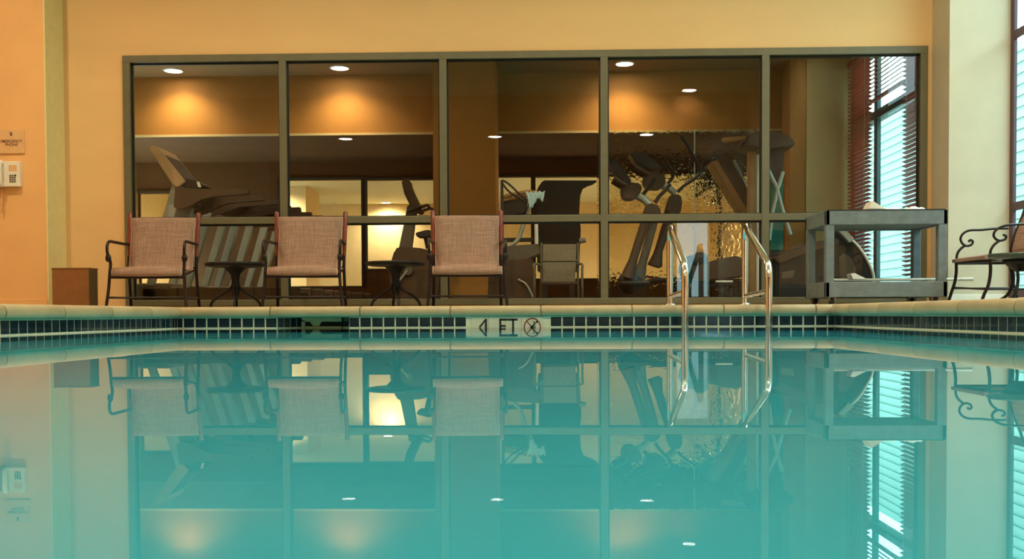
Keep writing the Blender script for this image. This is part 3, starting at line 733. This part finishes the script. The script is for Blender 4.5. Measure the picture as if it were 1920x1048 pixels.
# ------------------------------------------------------------------ wrought iron chair and table, right
def iron_chair():
    Yn, Yf = 7.35, 7.9                              # the chair faces left; its two sides stand at these depths
    t = thing('scroll_arm_chair', (3.5, (Yn + Yf) / 2, DZ), 'wrought iron scroll arm chair facing left beside the tall right window', 'chair')
    def path(pts, Y, at=None):
        v = [P(x, y, at or Y) for x, y in pts]
        return [Vector((p.x, Y, p.z)) for p in v]
    legs = {Yf: [(1793, 492), (1793, 510), (1790, 530), (1784, 548), (1777, 563)], Yn: [(1857, 490), (1857, 512), (1853, 535), (1846, 550), (1839, 566)]}
    arms = {Yf: [(1890, 428), (1862, 429), (1840, 431), (1818, 432), (1806, 438), (1801, 447), (1804, 456), (1812, 461), (1821, 459), (1824, 453), (1820, 450), (1816, 453)],
            Yn: [(1925, 420), (1905, 421), (1885, 423), (1869, 430), (1863, 440), (1867, 448), (1876, 451), (1885, 448), (1886, 442), (1881, 440)]}
    sup = {Yf: [(1810, 460), (1801, 467), (1795, 476), (1793, 490)], Yn: [(1874, 451), (1863, 460), (1857, 472), (1857, 490)]}
    post = [(1898, 490), (1896, 468), (1903, 440), (1916, 408), (1924, 384)]
    zs = P(1793, 494, Yf).z
    for Y in (Yf, Yn):
        l = path(legs[Y], Y); l[-1].z = DZ
        MB().tube(smooth_path(l, 4), .0125, 8).build('front_leg', 'chairm', t)
        MB().tube(smooth_path(path(arms[Y], Y), 5), .0095, 8).build('armrest', 'chairm', t)
        MB().tube(smooth_path(path(sup[Y], Y), 4), .010, 8).build('arm_support', 'chairm', t)
        bp = path(post, Y, Yf)
        MB().tube(smooth_path(bp, 4), .012, 8).build('back_post', 'chairm', t)
        MB().tube(smooth_path([(bp[0].x, Y, zs), (bp[0].x + .0, Y, zs - .12), (bp[0].x + .05, Y, DZ)], 4), .0125, 8).build('rear_leg', 'chairm', t)
        MB().tube([(l[0].x, Y, zs), (bp[0].x, Y, zs)], .010, 8).build('seat_rail', 'chairm', t)
        MB().tube([(l[3].x + .02, Y, l[3].z + .03), (bp[0].x + .03, Y, l[3].z + .03)], .007, 8).build('side_stretcher', 'chairm', t)
    a, b = path(legs[Yf], Yf), path(legs[Yn], Yn)
    MB().tube([a[0], b[0]], .011, 8).build('front_rail', 'chairm', t)
    MB().tube([(a[2] + a[3]) / 2, (b[2] + b[3]) / 2], .007, 8).build('front_stretcher', 'chairm', t)
    xb = path(post, Yf)[0].x
    MB().prism([(a[0].x - .03, Yn - .01, zs + .005), (a[0].x - .03, Yn - .01, zs + .03), (a[0].x + .03, Yn - .01, zs + .045), (xb, Yn - .01, zs + .03), (xb, Yn - .01, zs + .008)], 0, Yf - Yn + .02, bev=.003).build('seat', 'sling', t)
    bp = path(post, Yn, Yf)
    MB().prism([bp[0] + Vector((0, .01, .02)), bp[1] + Vector((0, .01, 0)), bp[2] + Vector((0, .01, 0)), bp[3] + Vector((0, .01, 0)), bp[3] + Vector((.006, .01, 0)), bp[2] + Vector((.006, .01, 0)), bp[1] + Vector((.006, .01, 0)), bp[0] + Vector((.006, .01, .02))], 0, Yf - Yn - .02).build('backrest', 'sling', t)
iron_chair()
def patio_table():
    c = P(1917, 481, 6.9)
    R = c.x - P(1857, 481, 6.9).x
    t = thing('patio_table', (c.x, 6.9, DZ), 'round slate topped patio table beside the scroll arm chair on the right', 'table')
    MB().lathe((c.x, 6.9, c.z), [(.02, -.02), (R * .7, -.02), (R * .95, -.008), (R, .005), (R, .014), (R * .97, .02), (.02, .022)], 40).build('tabletop', 'tabletop', t)
    MB().lathe((c.x, 6.9, c.z), [(.05, -.10), (R * .45, -.06), (R * .6, -.02), (.02, -.02)], 24).build('apron', 'table', t)
    for k in range(4):
        a = math.radians(40 + 90 * k); cc, ss = math.cos(a), math.sin(a)
        MB().tube(smooth_path([(c.x + cc * .09, 6.9 + ss * .09, c.z - .05), (c.x + cc * .06, 6.9 + ss * .06, c.z - .15), (c.x + cc * .10, 6.9 + ss * .10, c.z - .26), (c.x + cc * .2, 6.9 + ss * .2, DZ)], 4), .011, 8).build('leg', 'table', t)
patio_table()

# ------------------------------------------------------------------ gym: treadmills
def treadmill(Yc, dxw, label, console):
    """side on, walking towards the left; px drawn for Y=9.55, shifted by world dx"""
    yn = 9.55; hw = .27
    def W(px, py, y=yn): p = P(px, py, yn); return Vector((p.x + dxw, Yc, p.z))
    t = thing('treadmill', (W(400, 560).x, Yc, DZ), label, 'treadmill', 'treadmills in a row')
    x0, x1 = W(262, 560).x, W(560, 560).x
    MB().box((x0 + .1, Yc - hw + .06, DZ + .04), (x1, Yc + hw - .06, DZ + .17), .02).build('deck', 'mdark', t)
    for s in (-1, 1): MB().box((x0 + .06, Yc + s * (hw - .03) - .04, DZ + .03), (x1 + .03, Yc + s * (hw - .03) + .04, DZ + .21), .015).build('side_rail', 'mbrown', t)
    MB().box((x0, Yc - hw - .01, DZ), (x0 + .34, Yc + hw + .01, DZ + .25), .03).build('motor_hood', 'grey', t)
    if console == 'rack': lean = ((297, 528), (330, 412))
    for s in (-1, 1):
        a, b_ = W(290, 528), W(333, 385)
        y_ = Yc + s * hw; wd = .036
        MB().prism([(a.x - wd, y_, a.z - .04), (a.x + wd, y_, a.z - .04), (b_.x + wd * 1.4, y_, b_.z), (b_.x - wd * 1.2, y_, b_.z)], -.028, .028, bev=.006).build('upright', 'silver', t)
        # hand arm
        p = [W(338, 352), W(352, 355), W(380, 357), W(472, 357), W(474, 367), W(404, 371), W(386, 376), W(366, 389), W(345, 396), W(334, 392)]
        if not console: p = [W(350, 362), W(380, 357), W(472, 357), W(474, 369), W(398, 372), W(365, 385), W(340, 392)]
        MB().prism([(v.x, y_, v.z) for v in p], -.03, .03, bev=.005).build('arm', 'mbrown', t)
    MB().tube([(W(350, 380).x, Yc - hw, W(350, 380).z), (W(350, 380).x, Yc + hw, W(350, 380).z)], .035, 10).build('crossbar', 'mdark', t)
    if console:
        MB().prism([(W(x, y)) for x, y in ((340, 345), (352, 336), (372, 395), (312, 408))][:0] or [W(326, 340), W(346, 352), W(326, 410), W(306, 410)], -.2, .2, bev=.008).build('pedestal', 'silver', t)
        c = MB().prism([W(284, 280), (W(290, 274)), W(300, 277), W(352, 342), W(338, 354), W(328, 348)], -.24, .24, bev=.008).build('console', 'consolem', t)
        MB().prism([W(303, 281), W(353, 342), W(350, 344), W(300, 283)], -.21, .21).build('screen', 'mdark', c)
        MB().prism([W(346, 335), W(366, 338), W(384, 348), W(378, 355), (W(345, 353))], -.2, .2, bev=.005).build('control_panel', 'mdark', t)
        MB().prism([W(372, 342), W(376, 342), W(380, 352), W(375, 352)], -.22, -.2).build('cup_holder', 'white', t)
    else:
        c = MB().prism([W(345, 362), W(372, 340), W(382, 345), W(390, 362), W(360, 385)], -.24, .24, bev=.01).build('console', 'mdark', t)
treadmill(9.72, 0, 'treadmill with a tall tilted screen console, closest to the window', True)
treadmill(10.55, .05, 'low console treadmill directly behind the one with the tall screen', False)
treadmill(11.35, .10, 'low console treadmill third in depth from the window glass', False)
treadmill(12.3, .15, 'treadmill standing farthest back in the gym row', False)

# bicycle behind second side table
def upright_bike():
    Y = 10.7
    t = thing('exercise_bike', (P(770, 560, Y).x, Y, DZ), 'brown upright exercise bike seen behind the side table nearest the column', 'exercise bike')
    def pr(pts, d, n, m, par=t, bev=.006): return MB().prism(pxz(pts, Y), -d, d, bev=bev).build(n, m, par)
    pr([(742, 470), (750, 463), (790, 466), (822, 474), (830, 520), (824, 566), (740, 566), (732, 530), (733, 500)], .11, 'shroud', 'mbrown', bev=.02)
    pr([(722, 562), (845, 562), (845, 572), (722, 572)], .2, 'base', 'mdark')
    pr([(765, 385), (783, 385), (772, 470), (748, 470)], .05, 'column', 'grey', bev=.01)
    pr([(756, 343), (762, 337), (769, 339), (773, 360), (784, 378), (794, 398), (786, 402), (772, 388), (761, 366)], .14, 'console', 'mbrown', bev=.01)
    for s in (-1, 1):
        MB().tube([v + Vector((0, s * .16, 0)) for v in smooth_path(pxz([(768, 400), (782, 394), (796, 390), (806, 388), (808, 396)], Y), 4)], .016, 8).build('handlebar', 'mdark', t)
    MB().tube(pxz([(796, 440), (802, 466)], Y), .02, 8).build('seat_post', 'mdark', t)
    pr([(780, 438), (802, 432), (828, 436), (826, 446), (784, 446)], .1, 'saddle', 'mdark', bev=.01)
    c = P(768, 508, Y)
    cr = MB().lathe((c.x, Y - .13, c.z), [(.05, 0), (.06, -.01), (.05, -.02)], 20, 'y').build('crank', 'grey', t)
    MB().tube([(c.x, Y - .15, c.z), (P(750, 530, Y).x, Y - .15, P(750, 530, Y).z)], .012, 8).build('pedal_arm', 'silver', cr)
    q = P(748, 532, Y); MB().box((q.x - .05, Y - .22, q.z - .012), (q.x + .05, Y - .14, q.z + .012), .005).build('pedal', 'mdark', cr)
upright_bike()

def towel_bike():
    Y = 10.2
    t = thing('recumbent_bike', (P(975, 560, Y).x, Y, DZ), 'exercise bike with white curved neck and a pale blue towel on its bars', 'exercise bike')
    def pr(pts, d, n, m, par=t, bev=.006): return MB().prism(pxz(pts, Y), -d, d, bev=bev).build(n, m, par)
    pr([(930, 470), (955, 462), (1010, 458), (1014, 478), (985, 490), (930, 492)], .10, 'upper_shroud', 'grey', bev=.015)
    pr([(918, 488), (1000, 484), (1006, 520), (1000, 566), (915, 566)], .12, 'wheel_housing', 'mbrown', bev=.02)
    pr([(900, 562), (1020, 562), (1020, 573), (900, 573)], .2, 'base', 'mdark')
    MB().tube(smooth_path(pxz([(996, 378), (988, 400), (980, 425), (972, 448), (955, 462), (935, 468)], Y), 5), .035, 12, .6).build('neck', 'silver', t)
    for s in (-1, 1):
        MB().tube([v + Vector((0, s * .17, 0)) for v in smooth_path(pxz([(940, 374), (965, 368), (990, 364), (1010, 366), (1018, 374)], Y), 4)], .02, 8).build('handlebar', 'tan', t)
    pr([(942, 380), (990, 374), (984, 402), (944, 410)], .12, 'console', 'mdark', bev=.01)
    MB().tube([v for v in smooth_path(pxz([(971, 524), (985, 532), (995, 548), (1001, 564)], Y - .13), 5)], .012, 8).build('guard_trim', 'silver', t)
    MB().tube(pxz([(1005, 408), (1006, 458)], Y), .02, 8).build('seat_post', 'white', t)
    MB().box(tuple(P(940, 446, Y)) , tuple(P(1014, 452, Y) + Vector((0, .1, 0)))).build('crossbar', 'mdark', t)
    # towel lying over the bars: a thing of its own
    vs = []; n = 26; c = P(1004, 364, Y); yb = Y - .17; rnd = random.Random(9)
    for i in range(n):
        u = i / (n - 1); w_ = (u - .5) * .20; fold = .5 + .5 * math.sin(u * 27)
        for j in range(17):
            v = j / 16; d_ = abs(v - .5) * 2                                # 0 on the bar, 1 at the hem
            side = -1 if v < .5 else 1; L_ = (.17 if side < 0 else .12) * (.75 + .35 * math.sin(u * 5 + 1))
            vs.append((c.x + w_ * (1 - .35 * d_) + .006 * math.sin(v * 9), yb + side * (.030 + .022 * fold * d_) * min(1, d_ * 4), c.z - .006 + .018 * fold * (1 - d_) - max(0, d_ - .15) * L_))
    tw = MB().add(vs, [(i * 17 + j, i * 17 + j + 1, (i + 1) * 17 + j + 1, (i + 1) * 17 + j) for i in range(n - 1) for j in range(16)], True).build('towel', 'blue', org=tuple(c))
    md = tw.modifiers.new('t', 'SOLIDIFY'); md.thickness = .012
    tag(tw, 'pale blue towel draped over the handlebars of an exercise bike', 'towel')
towel_bike()
# upright tube frame with hoses beside it
t = thing('hose_stand', (P(941, 560, 9.7).x, 9.7, DZ), 'thin black post carrying two drooping cables next to the towel bike', 'stand')
MB().tube([(P(941, 338, 9.7).x, 9.7, P(941, 338, 9.7).z), (P(941, 338, 9.7).x, 9.7, DZ)], .014, 8).build('post', 'dark', t)
MB().box((P(935, 500, 9.7).x, 9.6, DZ), (P(947, 500, 9.7).x, 9.8, DZ + .02), .003).build('foot', 'dark', t)
MB().tube(smooth_path(pxz([(941, 338), (950, 342), (962, 352), (972, 362), (990, 376)], 9.7), 5), .010, 8).build('cable', 'dark', t)
MB().tube(smooth_path(pxz([(941, 342), (948, 352), (958, 362), (975, 372), (985, 378)], 9.7), 5), .010, 8).build('cable', 'dark', t)
# dark tall padded board
Y = 11.2
t = thing('padded_panel_machine', (P(1060, 560, Y).x, Y, DZ), 'weight machine with a tall dark brown shaped back board', 'gym machine')
MB().prism(pxz([(1003, 372), (1008, 352), (1018, 338), (1121, 338), (1112, 345), (1092, 350), (1086, 366), (1086, 400), (1089, 430), (1087, 470), (1086, 510), (1008, 510)], Y), 0, .12, bev=.012).build('back_board', 'mdark', t)
for x in (1022, 1072): MB().box((P(x, 500, Y).x - .03, Y + .02, DZ), (P(x, 500, Y).x + .03, Y + .1, P(x, 505, Y).z), .005).build('leg', 'mdark', t)
MB().box((P(1010, 500, Y).x, Y - .15, DZ), (P(1085, 500, Y).x, Y + .3, DZ + .05), .01).build('base', 'mdark', t)
MB().tube(pxz([(1086, 452), (1098, 450)], Y), .03, 10).build('grip', 'silver', t)

# grey sling chair inside the gym
def grey_chair():
    Y = 9.75
    t = thing('gym_armchair', (P(1050, 560, Y).x, Y, DZ), 'grey sling armchair behind the glass in front of the dark board', 'chair')
    def at(x, y, dy=0): p = P(x, y, Y); return Vector((p.x, Y + dy, p.z))
    MB().prism([at(1018, 455), at(1082, 455), at(1080, 528), at(1018, 528)], .2, .21).build('backrest', 'sling_grey', t)
    MB().prism([at(1014, 529), at(1084, 529), at(1084, 533), at(1014, 533)], -.2, .2).build('seat', 'mbrown', t)
    for x0_, x1_ in ((1015, 1014), (1085, 1086)):
        MB().tube([at(x0_, 452, .22), at(x0_, 530, .2), Vector((at(x1_, 560).x, Y + .24, DZ))], .012, 8).build('rear_leg', 'bronze', t)
        MB().tube([at(x1_ + (-12 if x0_ < 1050 else 4), 505, -.2), Vector((at(x1_ + (-12 if x0_ < 1050 else 4), 505).x, Y - .2, DZ))], .012, 8).build('front_leg', 'bronze', t)
        MB().tube(smooth_path([at(x0_, 498, .2), at(x0_ - 3, 496, 0), at(x1_ + (-12 if x0_ < 1050 else 4), 497, -.18), at(x1_ + (-12 if x0_ < 1050 else 4), 508, -.2)], 4), .012, 8).build('armrest', 'bronze', t)
    MB().tube([at(1015, 487, .2), at(1085, 487, .2)], .009, 8).build('back_rail', 'bronze', t)
grey_chair()

# ellipticals
def elliptical(nm_label, Y, pp):
    t = thing('elliptical_trainer', (P(pp['base'][0], 560, Y).x, Y, DZ), nm_label, 'elliptical trainer', 'ellipticals by the rippled glass')
    def pr(pts, d0, d1, n, m, par=t, bev=.006): return MB().prism(pxz(pts, Y), d0, d1, bev=bev).build(n, m, par)
    c = pr(pp['console'], -.15, .15, 'console', 'mdark', bev=.012)
    pr(pp['hub'], -.1, .1, 'hub', 'mbrown', bev=.01)
    for s in (-1, 1):
        MB().tube([v + Vector((0, s * .13, 0)) for v in pxz(pp['grip'], Y)], .026, 10).build('grip', 'mbrown', t)
        MB().tube([v + Vector((0, s * .2, 0)) for v in smooth_path(pxz(pp['arm'][0 if s < 0 else 1], Y), 5)], .020, 10).build('swing_arm', 'mdark', t)
    MB().tube(smooth_path(pxz(pp['neck'], Y), 4), .04, 12).build('neck', 'silver', t)
    pr(pp['head'], -.09, .09, 'column_head', 'mbrown', bev=.015)
    for i, lg in enumerate(pp['legs']):
        s = -1 if i else 1
        MB().tube([v + Vector((0, s * .16, 0)) for v in pxz(lg, Y)], [.045] * (len(lg) - 1) + [.075], 12).build('link_arm', ('grey', 'mbrown')[i % 2], t)
    bx, bx1 = P(pp['base'][0], 560, Y).x, P(pp['base'][1], 560, Y).x
    MB().box((bx, Y - .25, DZ), (bx1, Y + .25, DZ + .07), .02).build('base', 'mdark', t)
    for s in (-1, 1):
        q0, q1 = P(pp['ped'][0], pp['ped'][2], Y), P(pp['ped'][1], pp['ped'][2] + 8, Y)
        MB().box((q0.x, Y + s * .16 - .07, q1.z), (q1.x, Y + s * .16 + .07, q0.z), .015).build('pedal', 'mdark', t)
    w0 = P(pp['wheel'][0], pp['wheel'][1], Y)
    MB().lathe((w0.x, Y, w0.z), [(.05, -.09), (pp['wheel'][2] * .9, -.08), (pp['wheel'][2], -.05), (pp['wheel'][2], .05), (pp['wheel'][2] * .9, .08), (.05, .09)], 28, 'y').build('flywheel_housing', 'mdark', t)
elliptical('elliptical trainer with dark paddle console, left one of the pair', 10.4, dict(
    console=[(1140, 306), (1148, 301), (1156, 305), (1172, 328), (1183, 343), (1170, 347), (1160, 338), (1150, 325)],
    hub=[(1164, 349), (1176, 343), (1198, 346), (1203, 354), (1198, 366), (1186, 376), (1170, 375), (1164, 366)],
    grip=[(1149, 337), (1172, 351)], neck=[(1192, 366), (1206, 373), (1218, 384)],
    arm=[[(1224, 384), (1232, 372), (1244, 360), (1252, 350)], [(1204, 366), (1212, 357), (1222, 345), (1232, 330)]],
    head=[(1212, 384), (1224, 382), (1236, 390), (1238, 404), (1206, 404), (1207, 394)],
    legs=[[(1232, 402), (1222, 440), (1208, 490), (1200, 522)], [(1212, 402), (1200, 440), (1184, 490), (1174, 522)]],
    base=(1150, 1290), ped=(1160, 1215, 528), wheel=(1180, 530, .12)))
elliptical('elliptical trainer with a silver edged console and tall curved swing arms, right one', 11.2, dict(
    console=[(1178, 290), (1207, 290), (1240, 318), (1232, 322), (1215, 321), (1190, 308)],
    hub=[(1206, 332), (1214, 324), (1244, 328), (1247, 346), (1236, 356), (1214, 356), (1205, 346)],
    grip=[(1188, 315), (1214, 330)], neck=[(1243, 348), (1256, 354), (1266, 364)],
    arm=[[(1266, 364), (1278, 352), (1296, 340), (1307, 326), (1296, 300), (1284, 278), (1273, 262)], [(1249, 347), (1262, 333), (1266, 322), (1258, 306), (1247, 290)]],
    head=[(1256, 366), (1274, 366), (1278, 380), (1274, 402), (1245, 402), (1250, 384)],
    legs=[[(1262, 400), (1252, 430), (1238, 470), (1228, 498)], [(1254, 400), (1244, 430), (1232, 470), (1226, 500)]],
    base=(1200, 1350), ped=(1218, 1262, 522), wheel=(1300, 505, .16)))

# rippled glass screen between gym and corridor
Y = 11.75
gx0, gx1, gx2 = P(1119, 300, Y).x, P(1303, 300, Y).x, P(1440, 300, Y).x
zt2 = P(1200, 244, Y).z
for a, b, lb in ((gx0, gx1 - .006, 'rippled glass screen behind the ellipticals, left pane'), (gx1 + .006, gx2, 'rippled glass screen behind the tan inclined board, right pane')):
    t = thing('glass_screen', ((a + b) / 2, Y, DZ), lb, 'glass screen', None)
    MB().box((a, Y, DZ + .02), (b, Y + .012, zt2)).build('panel', 'textured', t)
    MB().box((a, Y - .006, DZ), (b, Y + .02, DZ + .03)).build('bottom_channel', 'silver', t)
    MB().box((b - .004, Y - .004, DZ), (b + .008, Y + .016, zt2)).build('edge', 'silver', t)

# inclined bench / board
Y = 11.3
t = thing('incline_bench', (P(1390, 560, Y).x, Y, DZ), 'tan inclined bench board leaning in front of the rippled glass', 'bench')
MB().prism(pxz([(1328, 308), (1340, 303), (1400, 402), (1440, 470), (1424, 476), (1384, 400)], Y), -.16, .16, bev=.012).build('board', 'tan', t)
MB().prism(pxz([(1340, 303), (1358, 288), (1420, 400), (1402, 404)], Y), -.15, -.13, bev=.004).build('side_plate', 'mbrown', t)
MB().tube(pxz([(1376, 300), (1400, 352), (1403, 400)], Y), .018, 8).build('strut', 'silver', t)
MB().box((P(1400, 500, Y).x, Y - .12, DZ), (P(1450, 500, Y).x, Y + .14, DZ + .06), .015).build('base', 'mdark', t)
MB().tube([P(1424, 470, Y), Vector((P(1424, 470, Y).x, Y, DZ + .03))], .04, 10).build('post', 'mdark', t)

# multi gym with canopy
Y = 10.9
t = thing('cable_machine', (P(1440, 560, Y).x, Y, DZ), 'tall cable machine with black domed top and crossed silver bars', 'gym machine')
MB().prism(pxz([(1352, 262), (1356, 258), (1398, 256), (1400, 262), (1356, 267)], Y), -.03, .03, bev=.003).build('lat_bar', 'tan', t)
MB().prism(pxz([(1386, 275), (1396, 258), (1420, 252), (1448, 254), (1470, 262), (1480, 272), (1482, 280), (1462, 281), (1440, 284), (1410, 286)], Y), -.25, .25, bev=.02).build('canopy', 'dark', t)
MB().tube([P(1421, 290, Y), Vector((P(1421, 290, Y).x, Y - .0, DZ))], .028, 12).build('chrome_post', 'white', t)
MB().prism(pxz([(1402, 284), (1416, 284), (1416, 566), (1402, 566)], Y), -.05, .05, bev=.01).build('frame_post', 'tan', t)
MB().prism(pxz([(1446, 282), (1469, 282), (1470, 330), (1470, 470), (1444, 470)], Y), .02, .10, bev=.01).build('weight_shroud', 'green', t)
MB().prism(pxz([(1430, 282), (1470, 282), (1464, 330), (1454, 350), (1440, 320)], Y), -.06, .0, bev=.01).build('pad', 'dark', t)
MB().tube(pxz([(1440, 318), (1456, 350), (1466, 390), (1482, 440)], Y - .1), .022, 10).build('cross_bar', 'silver', t)
MB().tube(pxz([(1468, 322), (1458, 355), (1448, 400), (1442, 450)], Y - .1), .022, 10).build('cross_bar', 'silver', t)
MB().box((P(1398, 500, Y).x, Y - .3, DZ), (P(1488, 500, Y).x, Y + .13, DZ + .08), .02).build('base', 'mdark', t)
MB().prism(pxz([(1446, 470), (1470, 470), (1470, 566), (1446, 566)], Y), .0, .1).build('weight_stack', 'mdark', t)

# dark low machine in front (rowing / recumbent) right of ladder
def low_machine():
    Y = 9.9
    t = thing('recumbent_stepper', (P(1480, 560, Y).x, Y, DZ), 'low dark recumbent stepper with slanted brown cover behind the utility cart', 'gym machine')
    def pr(pts, d, n, m, bev=.01, dy=0): return MB().prism([v + Vector((0, dy, 0)) for v in pxz(pts, Y)], -d, d, bev=bev).build(n, m, t)
    pr([(1448, 478), (1500, 462), (1560, 455), (1566, 560), (1445, 566)], .22, 'body', 'mdark', .02)
    pr([(1440, 486), (1505, 458), (1560, 450), (1560, 462), (1508, 472), (1450, 498)], .24, 'cover', 'mbrown', .01)
    pr([(1455, 512), (1480, 508), (1476, 522), (1456, 524)], .23, 'badge_plate', 'grey', .004)
    pr([(1560, 490), (1568, 478), (1582, 476), (1594, 490), (1600, 510), (1598, 528), (1562, 528)], .12, 'wheel_cover', 'grey', .02)
    pr([(1566, 440), (1580, 428), (1605, 440), (1625, 470), (1640, 505), (1646, 540), (1600, 560), (1566, 480)], .16, 'front_shroud', 'mdark', .02, .25)
    MB().tube([v + Vector((0, .08, 0)) for v in smooth_path(pxz([(1596, 444), (1615, 462), (1632, 488), (1642, 512), (1645, 540)], Y), 5)], .014, 8).build('shroud_edge', 'white', t)
    pr([(1570, 434), (1580, 430), (1600, 448), (1590, 456)], .05, 'control_arm', 'silver', .006)
    pr([(1440, 562), (1650, 560), (1650, 573), (1440, 573)], .25, 'base', 'dark')
low_machine()
def low_machine2():
    Y = 10.55
    t = thing('rowing_machine', (P(1360, 560, Y).x, Y, DZ), 'dark rowing machine with round flywheel low behind the ladder rails', 'gym machine')
    c = P(1312, 488, Y)
    MB().lathe((c.x, Y, c.z), [(.03, -.06), (.085, -.05), (.09, 0), (.085, .05), (.03, .06)], 24, 'y').build('flywheel', 'dark', t)
    MB().prism(pxz([(1300, 500), (1345, 486), (1380, 480), (1396, 490), (1396, 520), (1300, 530)], Y), -.1, .1, bev=.015).build('body', 'mbrown', t)
    MB().prism(pxz([(1296, 526), (1396, 522), (1396, 534), (1296, 540)], Y), -.05, .05, bev=.005).build('rail', 'mdark', t)
    MB().tube(pxz([(1342, 528), (1374, 528)], Y - .12), .012, 8).build('handle', 'white', t)
    for x in (1308, 1385): MB().box((P(x, 540, Y).x - .03, Y - .2, DZ), (P(x, 540, Y).x + .03, Y + .2, P(x, 526, Y).z), .01).build('foot', 'mdark', t)
low_machine2()

# potted plant shape behind rippled glass
def plant():
    Y = 13.0
    c = P(1345, 420, Y)
    t = thing('potted_tree', (c.x, Y, DZ), 'dark leafy indoor tree blurred behind the rippled glass screen', 'plant')
    MB().lathe((c.x, Y, DZ), [(.13, 0), (.18, .30), (.19, .32), (.16, .32)], 24).build('pot', 'mbrown', t)
    MB().tube([(c.x, Y, DZ + .3), (c.x + .03, Y, 1.3), (c.x, Y, 1.9)], .025, 8).build('trunk', 'mdark', t)
    rnd = random.Random(4); mb = MB()
    for i in range(420):
        a, el, r = rnd.uniform(0, 2 * PI), rnd.uniform(-.9, 1.2), rnd.uniform(.15, .48)
        p = Vector((c.x + r * math.cos(a) * math.cos(el), Y + r * math.sin(a) * math.cos(el) * .8, 1.85 + r * math.sin(el) * .7))
        d1 = Vector((rnd.uniform(-1, 1), rnd.uniform(-1, 1), rnd.uniform(-1, .4))).normalized(); d2 = d1.cross(Vector((rnd.uniform(-1, 1), rnd.uniform(-1, 1), 1))).normalized()
        mb.add([p, p + d1 * .05 + d2 * .018, p + d1 * .11, p + d1 * .05 - d2 * .018], [(0, 1, 2, 3)])
    mb.build('foliage', mat('leaf', srgb(44, 54, 30), .6, var=.3), t)
plant()

# ------------------------------------------------------------------ venetian blinds
def blind(y0, y1, z0, z1, label, tilt=-20):
    t = thing('venetian_blind', (X_GYM_R - .04, (y0 + y1) / 2, z0), label, 'blind')
    s = MB(); z = z0 + .03; n = 0
    dx, dz = math.cos(math.radians(tilt)) * .024, math.sin(math.radians(tilt)) * .024
    while z < z1 - .05:
        x = X_GYM_R - .04
        s.add([(x - dx, y0, z - dz), (x + dx, y0, z + dz), (x + dx, y1, z + dz), (x - dx, y1, z - dz), (x - dx, y0, z - dz + .003), (x + dx, y0, z + dz + .003), (x + dx, y1, z + dz + .003), (x - dx, y1, z - dz + .003)],
              [(0, 1, 2, 3), (4, 5, 6, 7), (0, 1, 5, 4), (1, 2, 6, 5), (2, 3, 7, 6), (3, 0, 4, 7)]); z += .043
    s.build('slats', 'slat', t)
    MB().box((X_GYM_R - .07, y0, z1 - .05), (X_GYM_R - .01, y1, z1)).build('head_rail', 'slat', t)
    MB().box((X_GYM_R - .06, y0, z0), (X_GYM_R - .02, y1, z0 + .02)).build('bottom_rail', 'slat', t)
    c = MB()
    for y in (y0 + .12, y1 - .12): c.tube([(X_GYM_R - .066, y, z0), (X_GYM_R - .066, y, z1)], .002, 5)
    c.build('ladder_cord', 'white', t)
yA, yB_ = PX(1703, 300, X_GYM_R).y, PX(1640, 300, X_GYM_R).y
blind(wy0 - .04, yA, .34, 2.9, 'red brown blind nearest the pool hall, at the gym window right side')
blind(yB_ + .02, wy1, .34, 2.9, 'red brown lowered blind beside the cream corner wall of the gym')
blind(yA + .02, yB_ - .0, zt + .12, 2.9, 'half raised blind hanging above the window transom', 20)
